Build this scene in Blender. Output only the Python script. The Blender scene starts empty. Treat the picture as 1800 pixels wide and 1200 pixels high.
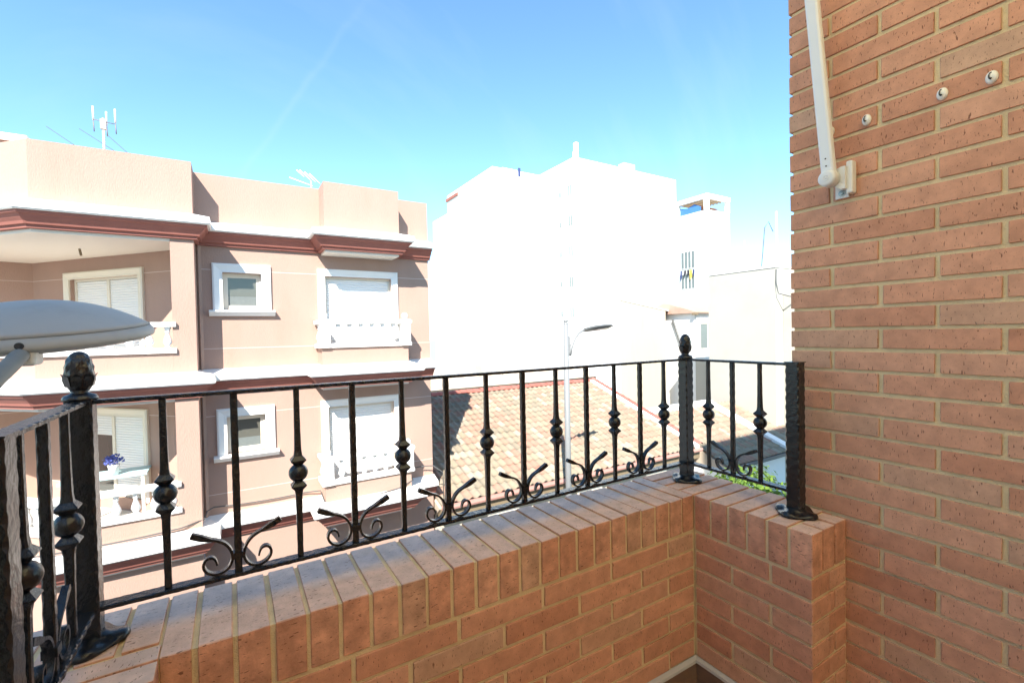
import bpy, bmesh, math, random
from mathutils import Vector, Matrix
random.seed(7)
S = bpy.context.scene
C = S.collection
rad = math.radians

# ------------------------------------------------------------------ camera
# Origin of the scene = the camera; X runs along the street, Y across it, Z up.
F_PX, YAW, PITCH, ROLL = 811.39, 0.54486, 0.019047, -0.020141
cam = bpy.data.cameras.new('camera')
cam.sensor_width = 36.0
cam.lens = 36.0 * F_PX / 1800.0
cam.clip_start, cam.clip_end = 0.02, 3000
co = bpy.data.objects.new('camera', cam); C.objects.link(co)
fw = Vector((math.sin(YAW)*math.cos(PITCH), math.cos(YAW)*math.cos(PITCH), -math.sin(PITCH)))
rt0 = Vector((math.cos(YAW), -math.sin(YAW), 0)); up0 = rt0.cross(fw)
rt = math.cos(ROLL)*rt0 + math.sin(ROLL)*up0
up = -math.sin(ROLL)*rt0 + math.cos(ROLL)*up0
co.matrix_world = Matrix(((rt.x, up.x, -fw.x, 0), (rt.y, up.y, -fw.y, 0), (rt.z, up.z, -fw.z, 0), (0, 0, 0, 1)))
S.camera = co

# ------------------------------------------------------------------ light
SUN = Vector((0.71, 1.0, -1.10)).normalized()          # direction the light travels
w = bpy.data.worlds.new('World'); S.world = w; w.use_nodes = True
nt = w.node_tree; nt.nodes.clear()
out = nt.nodes.new('ShaderNodeOutputWorld'); bg = nt.nodes.new('ShaderNodeBackground')
sky = nt.nodes.new('ShaderNodeTexSky'); sky.sky_type = 'NISHITA'; sky.sun_disc = False
sky.sun_elevation = math.asin(-SUN.z)
sky.sun_rotation = math.atan2(-SUN.x, -SUN.y)
sky.altitude = 60; sky.air_density = 1.0; sky.dust_density = 0.0; sky.ozone_density = 1.6
bg.inputs['Strength'].default_value = 0.075
# thin high cirrus veil, all over the sky
tc = nt.nodes.new('ShaderNodeTexCoord'); mp = nt.nodes.new('ShaderNodeMapping')
mp.inputs['Rotation'].default_value = (0.3, 0.5, 0.9); mp.inputs['Scale'].default_value = (1.2, 9.0, 2.0)
nz = nt.nodes.new('ShaderNodeTexNoise'); nz.inputs['Scale'].default_value = 1.6; nz.inputs['Detail'].default_value = 6
nz.inputs['Roughness'].default_value = 0.55
cr = nt.nodes.new('ShaderNodeValToRGB'); cr.color_ramp.elements[0].position = 0.50; cr.color_ramp.elements[1].position = 0.80
cr.color_ramp.elements[1].color = (0.10, 0.10, 0.10, 1)
mx = nt.nodes.new('ShaderNodeMix'); mx.data_type = 'RGBA'
mx.inputs[7].default_value = (3.2, 3.6, 4.0, 1)
nt.links.new(tc.outputs['Generated'], mp.inputs['Vector']); nt.links.new(mp.outputs['Vector'], nz.inputs['Vector'])
def wmath(op, a, b=None):
    q = nt.nodes.new('ShaderNodeMath'); q.operation = op
    for k, v in enumerate((a, b)):
        if v is None: continue
        if isinstance(v, (int, float)): q.inputs[k].default_value = v
        else: nt.links.new(v, q.inputs[k])
    return q.outputs[0]
def wdot(vec):
    q = nt.nodes.new('ShaderNodeVectorMath'); q.operation = 'DOT_PRODUCT'; q.inputs[1].default_value = vec
    nt.links.new(tc.outputs['Generated'], q.inputs[0]); return q.outputs['Value']
# a faded vapour trail
nz2 = nt.nodes.new('ShaderNodeTexNoise'); nz2.inputs['Scale'].default_value = 9.0; nz2.inputs['Detail'].default_value = 5
nt.links.new(tc.outputs['Generated'], nz2.inputs['Vector'])
off = wmath('ADD', wdot((0.85777, 0.1297, -0.4974)), wmath('MULTIPLY', wmath('SUBTRACT', nz2.outputs['Fac'], 0.5), 0.03))
band = wmath('POWER', 2.718, wmath('MULTIPLY', wmath('POWER', wmath('DIVIDE', off, 0.006), 2.0), -1.0))
along = wmath('POWER', 2.718, wmath('MULTIPLY', wmath('SUBTRACT', 1.0, wdot((0.10319, 0.9045, 0.41381))), -45.0))
trail = wmath('MULTIPLY', wmath('MULTIPLY', band, along), wmath('MULTIPLY', nz2.outputs['Fac'], 0.11))
nt.links.new(nz.outputs['Fac'], cr.inputs['Fac'])
nt.links.new(wmath('ADD', cr.outputs['Color'], trail), mx.inputs[0])
tn = nt.nodes.new('ShaderNodeVectorMath'); tn.operation = 'MULTIPLY'; tn.inputs[1].default_value = (0.74, 0.96, 1.0)
nt.links.new(sky.outputs['Color'], tn.inputs[0]); nt.links.new(tn.outputs[0], mx.inputs[6]); nt.links.new(mx.outputs[2], bg.inputs['Color'])
nt.links.new(bg.outputs['Background'], out.inputs['Surface'])
sd = bpy.data.lights.new('sun', 'SUN'); sd.energy = 2.7; sd.angle = rad(0.53); sd.color = (1.0, 0.955, 0.88)
so = bpy.data.objects.new('sun', sd); C.objects.link(so)
so.rotation_euler = SUN.to_track_quat('-Z', 'Y').to_euler()
S.view_settings.view_transform = 'Standard'; S.view_settings.look = 'None'
S.view_settings.gamma = 1.0; S.view_settings.use_curve_mapping = False
S.view_settings.exposure = 2.25
S.cycles.use_denoising = True

# ------------------------------------------------------------------ materials
MATS = {}
def mat(name, col, rough=0.8, metal=0.0, var=0.0, nscale=8.0, bump=0.0, bscale=60.0, spec=0.5, coat=0.0,
        objvar=0.0, stain=None, sscale=1.5, stretch=(1, 1, 1), attr=None, transl=0.0):
    m = bpy.data.materials.new(name); m.use_nodes = True
    n = m.node_tree.nodes; L = m.node_tree.links
    p = n['Principled BSDF']
    p.inputs['Roughness'].default_value = rough; p.inputs['Metallic'].default_value = metal
    p.inputs['Specular IOR Level'].default_value = spec
    p.inputs['Coat Weight'].default_value = coat
    tcn = n.new('ShaderNodeTexCoord'); mpn = n.new('ShaderNodeMapping'); mpn.inputs['Scale'].default_value = stretch
    L.new(tcn.outputs['Object'], mpn.inputs['Vector'])
    oi = n.new('ShaderNodeObjectInfo')
    add = n.new('ShaderNodeVectorMath'); add.operation = 'ADD'
    sc_ = n.new('ShaderNodeVectorMath'); sc_.operation = 'SCALE'; sc_.inputs['Scale'].default_value = 37.0
    cmb = n.new('ShaderNodeCombineXYZ')
    for k in range(3): L.new(oi.outputs['Random'], cmb.inputs[k])
    L.new(cmb.outputs[0], sc_.inputs[0]); L.new(mpn.outputs[0], add.inputs[0]); L.new(sc_.outputs[0], add.inputs[1])
    vec = add.outputs[0]
    cur = n.new('ShaderNodeRGB'); cur.outputs[0].default_value = (*col, 1); cur = cur.outputs[0]
    if attr:
        at = n.new('ShaderNodeAttribute'); at.attribute_name = attr; cur = at.outputs['Color']
    def mult(c, lo, hi, fac):
        mr = n.new('ShaderNodeMapRange'); mr.inputs[3].default_value = lo; mr.inputs[4].default_value = hi
        L.new(fac, mr.inputs[0])
        v = n.new('ShaderNodeVectorMath'); v.operation = 'SCALE'; L.new(c, v.inputs[0]); L.new(mr.outputs[0], v.inputs['Scale'])
        return v.outputs[0]
    if var:
        t = n.new('ShaderNodeTexNoise'); t.inputs['Scale'].default_value = nscale; t.inputs['Detail'].default_value = 5
        L.new(vec, t.inputs['Vector']); cur = mult(cur, 1-var, 1+var, t.outputs['Fac'])
    if objvar: cur = mult(cur, 1-objvar, 1+objvar, oi.outputs['Random'])
    if stain:
        t = n.new('ShaderNodeTexNoise'); t.inputs['Scale'].default_value = sscale; t.inputs['Detail'].default_value = 7
        t.inputs['Roughness'].default_value = 0.62; L.new(vec, t.inputs['Vector'])
        r = n.new('ShaderNodeValToRGB'); r.color_ramp.elements[0].position = 0.52; r.color_ramp.elements[1].position = 0.72
        r.color_ramp.elements[1].color = (0.55, 0.55, 0.55, 1)
        L.new(t.outputs['Fac'], r.inputs['Fac'])
        x = n.new('ShaderNodeMix'); x.data_type = 'RGBA'; x.inputs[7].default_value = (*stain, 1)
        L.new(r.outputs[0], x.inputs[0]); L.new(cur, x.inputs[6]); cur = x.outputs[2]
    L.new(cur, p.inputs['Base Color'])
    if bump:
        t = n.new('ShaderNodeTexNoise'); t.inputs['Scale'].default_value = bscale; t.inputs['Detail'].default_value = 4
        L.new(vec, t.inputs['Vector'])
        b = n.new('ShaderNodeBump'); b.inputs['Strength'].default_value = bump; b.inputs['Distance'].default_value = 0.01
        L.new(t.outputs['Fac'], b.inputs['Height']); L.new(b.outputs[0], p.inputs['Normal'])
    if transl:
        tr = n.new('ShaderNodeBsdfTranslucent'); L.new(cur, tr.inputs['Color'])
        ms = n.new('ShaderNodeMixShader'); ms.inputs[0].default_value = transl
        L.new(p.outputs[0], ms.inputs[1]); L.new(tr.outputs[0], ms.inputs[2]); L.new(ms.outputs[0], n['Material Output'].inputs['Surface'])
    MATS[name] = m
    return m

def brick_mat(name, base, alt, grey, drag, pit=(0.10, 0.035, 0.022), dust_light=None):
    """Wire-cut clay brick: per-brick tint, fine grain, dark drag pits stretched along `drag` (object axes)."""
    m = bpy.data.materials.new(name); m.use_nodes = True
    n = m.node_tree.nodes; L = m.node_tree.links; p = n['Principled BSDF']
    p.inputs['Roughness'].default_value = 0.88; p.inputs['Specular IOR Level'].default_value = 0.25
    tcn = n.new('ShaderNodeTexCoord'); oi = n.new('ShaderNodeObjectInfo')
    cmb = n.new('ShaderNodeCombineXYZ')
    for k in range(3): L.new(oi.outputs['Random'], cmb.inputs[k])
    sc_ = n.new('ShaderNodeVectorMath'); sc_.operation = 'SCALE'; sc_.inputs['Scale'].default_value = 53.0; L.new(cmb.outputs[0], sc_.inputs[0])
    add = n.new('ShaderNodeVectorMath'); add.operation = 'ADD'; L.new(tcn.outputs['Object'], add.inputs[0]); L.new(sc_.outputs[0], add.inputs[1])
    r = n.new('ShaderNodeValToRGB'); e = r.color_ramp.elements
    e[0].position = 0.0; e[0].color = (*alt, 1); e[1].position = 1.0; e[1].color = (*grey, 1)
    x = e.new(0.30); x.color = (*base, 1); x = e.new(0.45); x.color = (base[0]*1.06, base[1]*1.12, base[2]*1.15, 1); x = e.new(0.58); x.color = (base[0]*0.93, base[1]*0.88, base[2]*0.85, 1); x = e.new(0.72); x.color = tuple(b*1.08 for b in base) + (1,); x = e.new(0.86); x.color = (*base, 1)
    L.new(oi.outputs['Random'], r.inputs['Fac'])
    t = n.new('ShaderNodeTexNoise'); t.inputs['Scale'].default_value = 22; t.inputs['Detail'].default_value = 6; t.inputs['Roughness'].default_value = 0.65
    L.new(add.outputs[0], t.inputs['Vector'])
    mr = n.new('ShaderNodeMapRange'); mr.inputs[1].default_value = 0.3; mr.inputs[2].default_value = 0.7; mr.inputs[3].default_value = 0.84; mr.inputs[4].default_value = 1.16
    L.new(t.outputs['Fac'], mr.inputs[0])
    v = n.new('ShaderNodeVectorMath'); v.operation = 'SCALE'; L.new(r.outputs[0], v.inputs[0]); L.new(mr.outputs[0], v.inputs['Scale'])
    cur = v.outputs[0]
    if dust_light:  # pale dust on top faces, with warm awning light and cool skylight painted in
        axis, lo, hi, col = dust_light
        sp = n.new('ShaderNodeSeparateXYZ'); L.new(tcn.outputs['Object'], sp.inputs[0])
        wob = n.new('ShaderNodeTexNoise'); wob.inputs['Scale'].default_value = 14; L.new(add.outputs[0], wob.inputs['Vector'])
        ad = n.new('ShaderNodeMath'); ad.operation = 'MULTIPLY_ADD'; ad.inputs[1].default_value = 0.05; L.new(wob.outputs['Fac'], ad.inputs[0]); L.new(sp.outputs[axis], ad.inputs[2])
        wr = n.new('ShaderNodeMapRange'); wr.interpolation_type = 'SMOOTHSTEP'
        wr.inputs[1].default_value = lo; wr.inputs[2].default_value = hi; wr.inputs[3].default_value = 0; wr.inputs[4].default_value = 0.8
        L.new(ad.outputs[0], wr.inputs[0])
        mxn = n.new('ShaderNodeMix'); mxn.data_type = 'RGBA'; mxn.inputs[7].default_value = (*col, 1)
        dus_lit = n.new('ShaderNodeMix'); dus_lit.data_type = 'RGBA'; dus_lit.inputs[6].default_value = (0.66, 0.455, 0.355, 1); dus_lit.inputs[7].default_value = (*col, 1)
        L.new(wr.outputs[0], dus_lit.inputs[0])
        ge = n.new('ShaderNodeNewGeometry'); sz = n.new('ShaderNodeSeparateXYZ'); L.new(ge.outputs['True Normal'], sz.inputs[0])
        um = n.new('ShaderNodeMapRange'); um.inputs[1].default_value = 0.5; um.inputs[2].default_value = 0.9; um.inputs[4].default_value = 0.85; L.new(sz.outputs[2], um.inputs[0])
        L.new(um.outputs[0], mxn.inputs[0]); L.new(cur, mxn.inputs[6]); L.new(dus_lit.outputs[2], mxn.inputs[7]); cur = mxn.outputs[2]
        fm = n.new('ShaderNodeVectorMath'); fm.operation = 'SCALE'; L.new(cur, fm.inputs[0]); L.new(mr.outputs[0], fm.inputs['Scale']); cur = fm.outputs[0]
    # drag pits: two stretched noises
    facs = []
    for k, (s, th) in enumerate(((1.0, 0.655), (1.9, 0.69))):
        mpn = n.new('ShaderNodeMapping'); mpn.inputs['Scale'].default_value = tuple(d*s for d in drag)
        mpn.inputs['Location'].default_value = (k*3.1, k*1.7, k*5.3)
        L.new(add.outputs[0], mpn.inputs['Vector'])
        q = n.new('ShaderNodeTexNoise'); q.inputs['Scale'].default_value = 1.0; q.inputs['Detail'].default_value = 2.0
        L.new(mpn.outputs[0], q.inputs['Vector'])
        rr = n.new('ShaderNodeMapRange'); rr.inputs[1].default_value = th; rr.inputs[2].default_value = th+0.045; L.new(q.outputs['Fac'], rr.inputs[0])
        facs.append(rr.outputs[0])
    mxf = n.new('ShaderNodeMath'); mxf.operation = 'MAXIMUM'; L.new(facs[0], mxf.inputs[0]); L.new(facs[1], mxf.inputs[1])
    sc2 = n.new('ShaderNodeMath'); sc2.operation = 'MULTIPLY'; sc2.inputs[1].default_value = 0.75; L.new(mxf.outputs[0], sc2.inputs[0])
    mxp = n.new('ShaderNodeMix'); mxp.data_type = 'RGBA'; mxp.inputs[7].default_value = (*pit, 1)
    L.new(sc2.outputs[0], mxp.inputs[0]); L.new(cur, mxp.inputs[6]); L.new(mxp.outputs[2], p.inputs['Base Color'])
    fine = n.new('ShaderNodeTexNoise'); fine.inputs['Scale'].default_value = 260; fine.inputs['Detail'].default_value = 3; L.new(add.outputs[0], fine.inputs['Vector'])
    sub = n.new('ShaderNodeMath'); sub.operation = 'MULTIPLY_ADD'; sub.inputs[1].default_value = -1.6; L.new(mxf.outputs[0], sub.inputs[0]); L.new(fine.outputs['Fac'], sub.inputs[2])
    b = n.new('ShaderNodeBump'); b.inputs['Strength'].default_value = 0.45; b.inputs['Distance'].default_value = 0.0016
    L.new(sub.outputs[0], b.inputs['Height']); L.new(b.outputs[0], p.inputs['Normal'])
    MATS[name] = m; return m

BRK, BRA, BRG = (0.57, 0.287, 0.182), (0.50, 0.228, 0.138), (0.53, 0.325, 0.218)
brick_mat('brick_wall', BRK, BRA, BRG, (260, 260, 70))
brick_mat('brick_cap_y', BRK, BRA, BRG, (75, 260, 260), dust_light=(1, -0.01, 0.045, (0.57, 0.50, 0.46)))
brick_mat('brick_cap_x', BRK, BRA, BRG, (260, 75, 260), dust_light=(0, 0.0, 0.16, (0.60, 0.46, 0.38)))
mat('mortar', (0.74, 0.575, 0.335), 0.95, var=0.16, nscale=30, bump=0.5, bscale=300, spec=0.2, stain=(0.52, 0.39, 0.215), sscale=6)
mat('iron', (0.010, 0.0105, 0.012), 0.27, var=0.25, nscale=40, bump=0.22, bscale=75, spec=0.5)
mat('white_alu', (0.74, 0.74, 0.72), 0.38, bump=0.02, bscale=200)
mat('awning_plastic', (0.72, 0.71, 0.67), 0.45, var=0.05)
mat('awning_fabric', (0.93, 0.84, 0.62), 0.9, var=0.03, transl=0.88)
mat('bolt_steel', (0.30, 0.31, 0.30), 0.4, metal=0.8)
mat('ceramic', (0.78, 0.76, 0.70), 0.2)
mat('hook_black', (0.03, 0.03, 0.035), 0.45)
mat('skirting', (0.17, 0.105, 0.072), 0.5, var=0.35, nscale=6, stretch=(1, 1, 14), bump=0.1)
mat('skirting_trim', (0.46, 0.44, 0.42), 0.5, var=0.1)
mat('floor_tile', (0.46, 0.29, 0.18), 0.45, var=0.15, objvar=0.1)
mat('grout', (0.36, 0.32, 0.27), 0.95)
mat('render_white', (0.80, 0.77, 0.71), 0.9, var=0.03)
mat('render_cream', (0.66, 0.60, 0.50), 0.9, var=0.05, bump=0.2, bscale=90)
mat('lamp_shell', (0.37, 0.355, 0.325), 0.6, var=0.08, nscale=5, stain=(0.30, 0.285, 0.26), sscale=9)
mat('lamp_clamp', (0.62, 0.61, 0.57), 0.55, var=0.08, stain=(0.42, 0.40, 0.35), sscale=20)
mat('lamp_tube', (0.19, 0.188, 0.168), 0.6, var=0.12, nscale=25, stain=(0.19, 0.185, 0.165), sscale=18)
mat('lamp_glass', (0.33, 0.32, 0.28), 0.15, spec=0.6)
mat('seam_grey', (0.16, 0.155, 0.145), 0.7)
mat('rubber', (0.03, 0.03, 0.03), 0.7)
mat('stucco', (0.40, 0.268, 0.214), 0.95, var=0.06, nscale=2.2, bump=0.6, bscale=55, spec=0.15, stain=(0.355, 0.235, 0.18), sscale=1.3, stretch=(1, 1, 0.35))
mat('white_band', (0.80, 0.78, 0.73), 0.85, var=0.04, nscale=3, bump=0.1)
mat('score_white', (0.62, 0.50, 0.43), 0.9)
mat('red_moulding', (0.32, 0.115, 0.085), 0.75, var=0.14, nscale=2.5, stain=(0.25, 0.085, 0.065), sscale=3)
mat('white_paint', (0.80, 0.79, 0.76), 0.6, var=0.02)
mat('cream_soffit', (0.78, 0.73, 0.64), 0.9, var=0.03)
mat('frame_cream', (0.74, 0.68, 0.56), 0.5)
mat('shutter_white', (0.80, 0.79, 0.76), 0.45)
mat('glass_dark', (0.035, 0.045, 0.045), 0.05, spec=0.8)
mat('net_curtain', (0.13, 0.15, 0.145), 0.6, var=0.15, nscale=20)
mat('frosted', (0.10, 0.10, 0.085), 0.12, spec=0.7)
mat('tower_white', (0.82, 0.81, 0.78), 0.9, var=0.015, nscale=0.4)
mat('wall_cream', (0.45, 0.42, 0.355), 0.95, var=0.07, nscale=0.7, bump=0.3, bscale=20, stain=(0.385, 0.355, 0.295), sscale=0.6)
mat('wall_beige', (0.45, 0.405, 0.315), 0.95, var=0.07, nscale=0.8, stain=(0.37, 0.33, 0.25), sscale=0.8, stretch=(2, 2, 0.3))
mat('tile_clay', (0.42, 0.29, 0.19), 0.9, var=0.22, nscale=7, attr='tint', stain=(0.19, 0.175, 0.135), sscale=7)
mat('tile_red', (0.40, 0.12, 0.09), 0.85, var=0.2, nscale=5, objvar=0.12)
mat('gutter', (0.45, 0.24, 0.195), 0.6, var=0.06)
mat('tile_rose', (0.46, 0.29, 0.215), 0.9, var=0.2, nscale=2)
mat('tile_pale', (0.50, 0.41, 0.32), 0.9, var=0.2, nscale=3)
mat('wood_brown', (0.20, 0.15, 0.09), 0.8, var=0.1)
mat('asphalt', (0.085, 0.085, 0.085), 0.92, var=0.15, nscale=3, bump=0.3, bscale=90)
mat('pavement', (0.30, 0.29, 0.27), 0.9, var=0.12, nscale=2)
mat('kerb', (0.38, 0.37, 0.35), 0.9, var=0.1)
mat('steel_white', (0.22, 0.225, 0.225), 0.4, var=0.05)
mat('steel_grey', (0.12, 0.122, 0.115), 0.5)
mat('antenna', (0.62, 0.60, 0.55), 0.5)
mat('antenna_dark', (0.20, 0.17, 0.15), 0.6)
mat('cable', (0.09, 0.085, 0.08), 0.7)
mat('leaf', (0.16, 0.26, 0.03), 0.6, var=0.35, nscale=3, transl=0.35)
mat('leaf_dark', (0.09, 0.17, 0.025), 0.6, var=0.3, nscale=3, transl=0.3)
mat('bark', (0.16, 0.12, 0.085), 0.95, var=0.2)
mat('blue_plastic', (0.06, 0.18, 0.42), 0.5, var=0.1)
mat('teal_top', (0.42, 0.62, 0.64), 0.4)
mat('flower_blue', (0.10, 0.13, 0.42), 0.7, var=0.3)
mat('flower_white', (0.75, 0.74, 0.72), 0.5)
mat('terracotta', (0.48, 0.19, 0.09), 0.85, var=0.1)
mat('cloth_blue', (0.04, 0.06, 0.16), 0.9)
mat('cloth_dark', (0.03, 0.03, 0.04), 0.9)
mat('cloth_yellow', (0.7, 0.52, 0.08), 0.9)
mat('window_grey', (0.16, 0.19, 0.19), 0.2, spec=0.7)

# ------------------------------------------------------------------ mesh helpers
class MB:
    def __init__(s, M=None): s.v = []; s.f = []; s.M = M; s.sm = []
    def pt(s, p):
        p = Vector(p)
        s.v.append(tuple(s.M @ p) if s.M else tuple(p)); return len(s.v)-1
    def face(s, idx, smooth=False): s.f.append(tuple(idx)); s.sm.append(smooth)
    def box(s, x0, x1, y0, y1, z0, z1):
        a = [s.pt(p) for p in ((x0,y0,z0),(x1,y0,z0),(x1,y1,z0),(x0,y1,z0),(x0,y0,z1),(x1,y0,z1),(x1,y1,z1),(x0,y1,z1))]
        for q in ((0,3,2,1),(4,5,6,7),(0,1,5,4),(1,2,6,5),(2,3,7,6),(3,0,4,7)): s.face([a[i] for i in q])
        return s
    def prism(s, poly, z0, z1):
        n = len(poly); a = [s.pt((x, y, z0)) for x, y in poly]; b = [s.pt((x, y, z1)) for x, y in poly]
        s.face(a[::-1]); s.face(b)
        for i in range(n): s.face((a[i], a[(i+1) % n], b[(i+1) % n], b[i]))
        return s
    def loft(s, rings, closed=True, caps=True, smooth=True):
        idx = [[s.pt(p) for p in r] for r in rings]; n = len(idx[0])
        for a, b in zip(idx, idx[1:]):
            for i in range(n if closed else n-1):
                j = (i+1) % n; s.face((a[i], a[j], b[j], b[i]), smooth)
        if caps and closed: s.face(idx[0][::-1]); s.face(idx[-1])
        return s
    def tube(s, pts, r, n=8, caps=True, smooth=True):
        pts = [Vector(p) for p in pts]; rings = []; N = len(pts)
        ref = Vector((0, 0, 1))
        for i, p in enumerate(pts):
            t = (pts[min(i+1, N-1)] - pts[max(i-1, 0)]).normalized()
            if abs(t.dot(ref)) > 0.95: ref = Vector((1, 0, 0)) if abs(t.x) < 0.9 else Vector((0, 1, 0))
            a = (ref - t*ref.dot(t)).normalized(); b = t.cross(a); rr = r[i] if isinstance(r, (list, tuple)) else r
            rings.append([p + rr*(math.cos(2*math.pi*k/n)*a + math.sin(2*math.pi*k/n)*b) for k in range(n)])
        return s.loft(rings, True, caps, smooth)
    def lathe(s, prof, c=(0, 0, 0), n=24, lobes=0, lob=0.0, smooth=True):
        rings = []
        for r, z in prof:
            rings.append([(c[0]+r*(1+lob*math.cos(lobes*2*math.pi*k/n))*math.cos(2*math.pi*k/n),
                           c[1]+r*(1+lob*math.cos(lobes*2*math.pi*k/n))*math.sin(2*math.pi*k/n), c[2]+z) for k in range(n)])
        return s.loft(rings, True, True, smooth)
    def sweep(s, prof, path, smooth=False):
        """prof = [(out, z)], path = plan polyline; outward = right-hand side of travel."""
        P = [Vector(p) for p in path]; rings = []
        for i, p in enumerate(P):
            nn = []
            if i > 0: d = (P[i]-P[i-1]).normalized(); nn.append(Vector((d.y, -d.x)))
            if i < len(P)-1: d = (P[i+1]-P[i]).normalized(); nn.append(Vector((d.y, -d.x)))
            if len(nn) == 2:
                m = (nn[0]+nn[1]); m = m / max(0.2, (1+nn[0].dot(nn[1])))
            else: m = nn[0]
            rings.append([(p.x+m.x*o, p.y+m.y*o, z) for o, z in prof])
        return s.loft(rings, True, True, smooth)
    def build(s, name, m, parent=None, label=None, cat=None, group=None, kind=None, link=True):
        me = bpy.data.meshes.new(name); me.from_pydata(s.v, [], s.f)
        me.polygons.foreach_set('use_smooth', s.sm)
        me.materials.append(MATS[m]); me.update()
        bm = bmesh.new(); bm.from_mesh(me); bmesh.ops.recalc_face_normals(bm, faces=bm.faces); bm.to_mesh(me); bm.free()
        o = bpy.data.objects.new(name, me)
        if link: C.objects.link(o)
        return tag(o, parent, label, cat, group, kind)
def tag(o, parent=None, label=None, cat=None, group=None, kind=None):
    if parent is not None: o.parent = parent
    if label: o['label'] = label
    if cat: o['category'] = cat
    if group: o['group'] = group
    if kind: o['kind'] = kind
    return o
def thing(name, label, cat, loc=(0, 0, 0), group=None):
    # The Empty stands at the world origin of the thing's coordinates so that parts keep plain coordinates.
    o = bpy.data.objects.new(name, None); o.empty_display_size = 0.1; C.objects.link(o)
    o.location = loc
    return tag(o, None, label, cat, group)
def copy_part(src, parent, loc, rot=None):
    o = src.copy(); C.objects.link(o); o.parent = parent; o.location = loc
    if rot: o.rotation_euler = rot
    return o

_bm_cache = {}
def brick_mesh(dx, dy, dz, m, bev=0.0016):
    key = (round(dx, 4), round(dy, 4), round(dz, 4), m)
    if key in _bm_cache: return _bm_cache[key]
    bm = bmesh.new(); bmesh.ops.create_cube(bm, size=1.0)
    bmesh.ops.scale(bm, vec=(dx, dy, dz), verts=bm.verts)
    bmesh.ops.bevel(bm, geom=list(bm.edges), offset=bev, segments=1, profile=0.5, affect='EDGES')
    rng = random.Random(hash(key) & 0xffff)
    for v in bm.verts: v.co += Vector((rng.uniform(-1, 1), rng.uniform(-1, 1), rng.uniform(-1, 1)))*0.0006
    me = bpy.data.meshes.new('brick'); bm.to_mesh(me); bm.free(); me.materials.append(MATS[m])
    _bm_cache[key] = me; return me
def brick(parent, x0, x1, y0, y1, z0, z1, m='brick_wall', jit=0.0010, rot=0.0035, name='brick'):
    o = bpy.data.objects.new(name, brick_mesh(x1-x0, y1-y0, z1-z0, m)); C.objects.link(o); o.parent = parent
    j = lambda: random.uniform(-jit, jit)
    o.location = ((x0+x1)/2+j(), (y0+y1)/2+j(), (z0+z1)/2+j())
    o.rotation_euler = (random.uniform(-rot, rot)*0.6, random.uniform(-rot, rot)*0.6, random.uniform(-rot, rot)*0.6)
    return o

# ------------------------------------------------------------------ the setting: ground and street
GZ = -6.60
MB().box(-400, 400, -400, 500, GZ-0.5, GZ).build('ground', 'pavement', kind='structure')
MB().box(-400, 400, 6.9, 9.2, GZ+0.004, GZ+0.008).build('road', 'asphalt', kind='structure')
MB().box(-400, 400, 9.2, 10.35, GZ+0.004, GZ+0.13).build('pavement', 'pavement', kind='structure')
MB().box(-400, 400, 1.9, 6.9, GZ+0.004, GZ+0.13).build('pavement', 'pavement', kind='structure')

# ------------------------------------------------------------------ shell of the building the balcony belongs to, and added sun blockers
XW = 1.606          # inner face of the brick side wall
YE = 0.839          # its outer end = facade plane
CAP = -0.593        # top of the parapet
FLOOR = -1.33
CEIL = 1.47
TOP = 1.62
MB().box(-0.389, 1.749, -9, -5.0, GZ, TOP).build('wall_rear', 'render_white', kind='structure')
MB().box(1.75, 13, -9, 0.80, GZ, TOP).build('wall_facade_beyond_pillar', 'render_white', kind='structure')
MB().box(-12, -0.39, -9, -5.0, GZ, TOP).build('wall_facade_beyond_lamp', 'render_white', kind='structure')
MB().box(-14, -2.5, -20, 0.30, GZ, 5.05).build('added_sun_block', 'render_white', kind='structure')  # unseen mass added to keep the sun off the near lamp and railing
MB().box(7.5, 14, -9, 0.79, TOP+0.004, 6.9).build('added_shade_block', 'render_white', kind='structure')  # unseen mass added to cast shade on the tiled roofs at the right
fl = MB().box(-0.36, 1.63, -5.0, 1.30, FLOOR-0.22, FLOOR-0.004).build('floor', 'grout', kind='structure')
tm = MB().box(-0.163, 0.163, -0.163, 0.163, -0.003, 0.003).build('floor_tile', 'floor_tile', fl); first = True
for i in range(5):
    for j in range(18):
        p = (0.035+0.33*i, 0.90-0.33*j, FLOOR)
        if first: tm.location = p; first = False
        else: copy_part(tm, fl, p)

# ------------------------------------------------------------------ brick side wall
wall = thing('brick_wall', 'tall side wall of pinkish red bricks with sandy mortar, right of the railing', 'wall')
MB().box(XW+0.0055, XW+0.143, -5.0, YE-0.0075, FLOOR-0.2, CEIL).build('mortar', 'mortar', wall)
MB().box(XW, XW+0.12, -4.99, 0.842-11*0.126-0.01, FLOOR-0.2, CEIL-0.01).build('plain_brickwork', 'brick_wall', wall)
H, HM, J = 0.06457, 0.126, 0.0105
Z0, Y0 = 0.1209, 0.842
for j in range(-21, 21):
    z0, z1 = Z0+j*H+J/2, Z0+(j+1)*H-J/2
    if z1 > CEIL or z0 < FLOOR: continue
    start = 1 if j % 2 == 0 else 2
    ks = [0]+list(range(start, 12, 2))+([11] if start == 2 else [])
    for a, b in zip(ks, ks[1:]):
        yb = YE if a == 0 else Y0-a*HM-J*0.55
        brick(wall, XW, XW+0.10, Y0-b*HM+J*0.55, yb, z0, z1)

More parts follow.
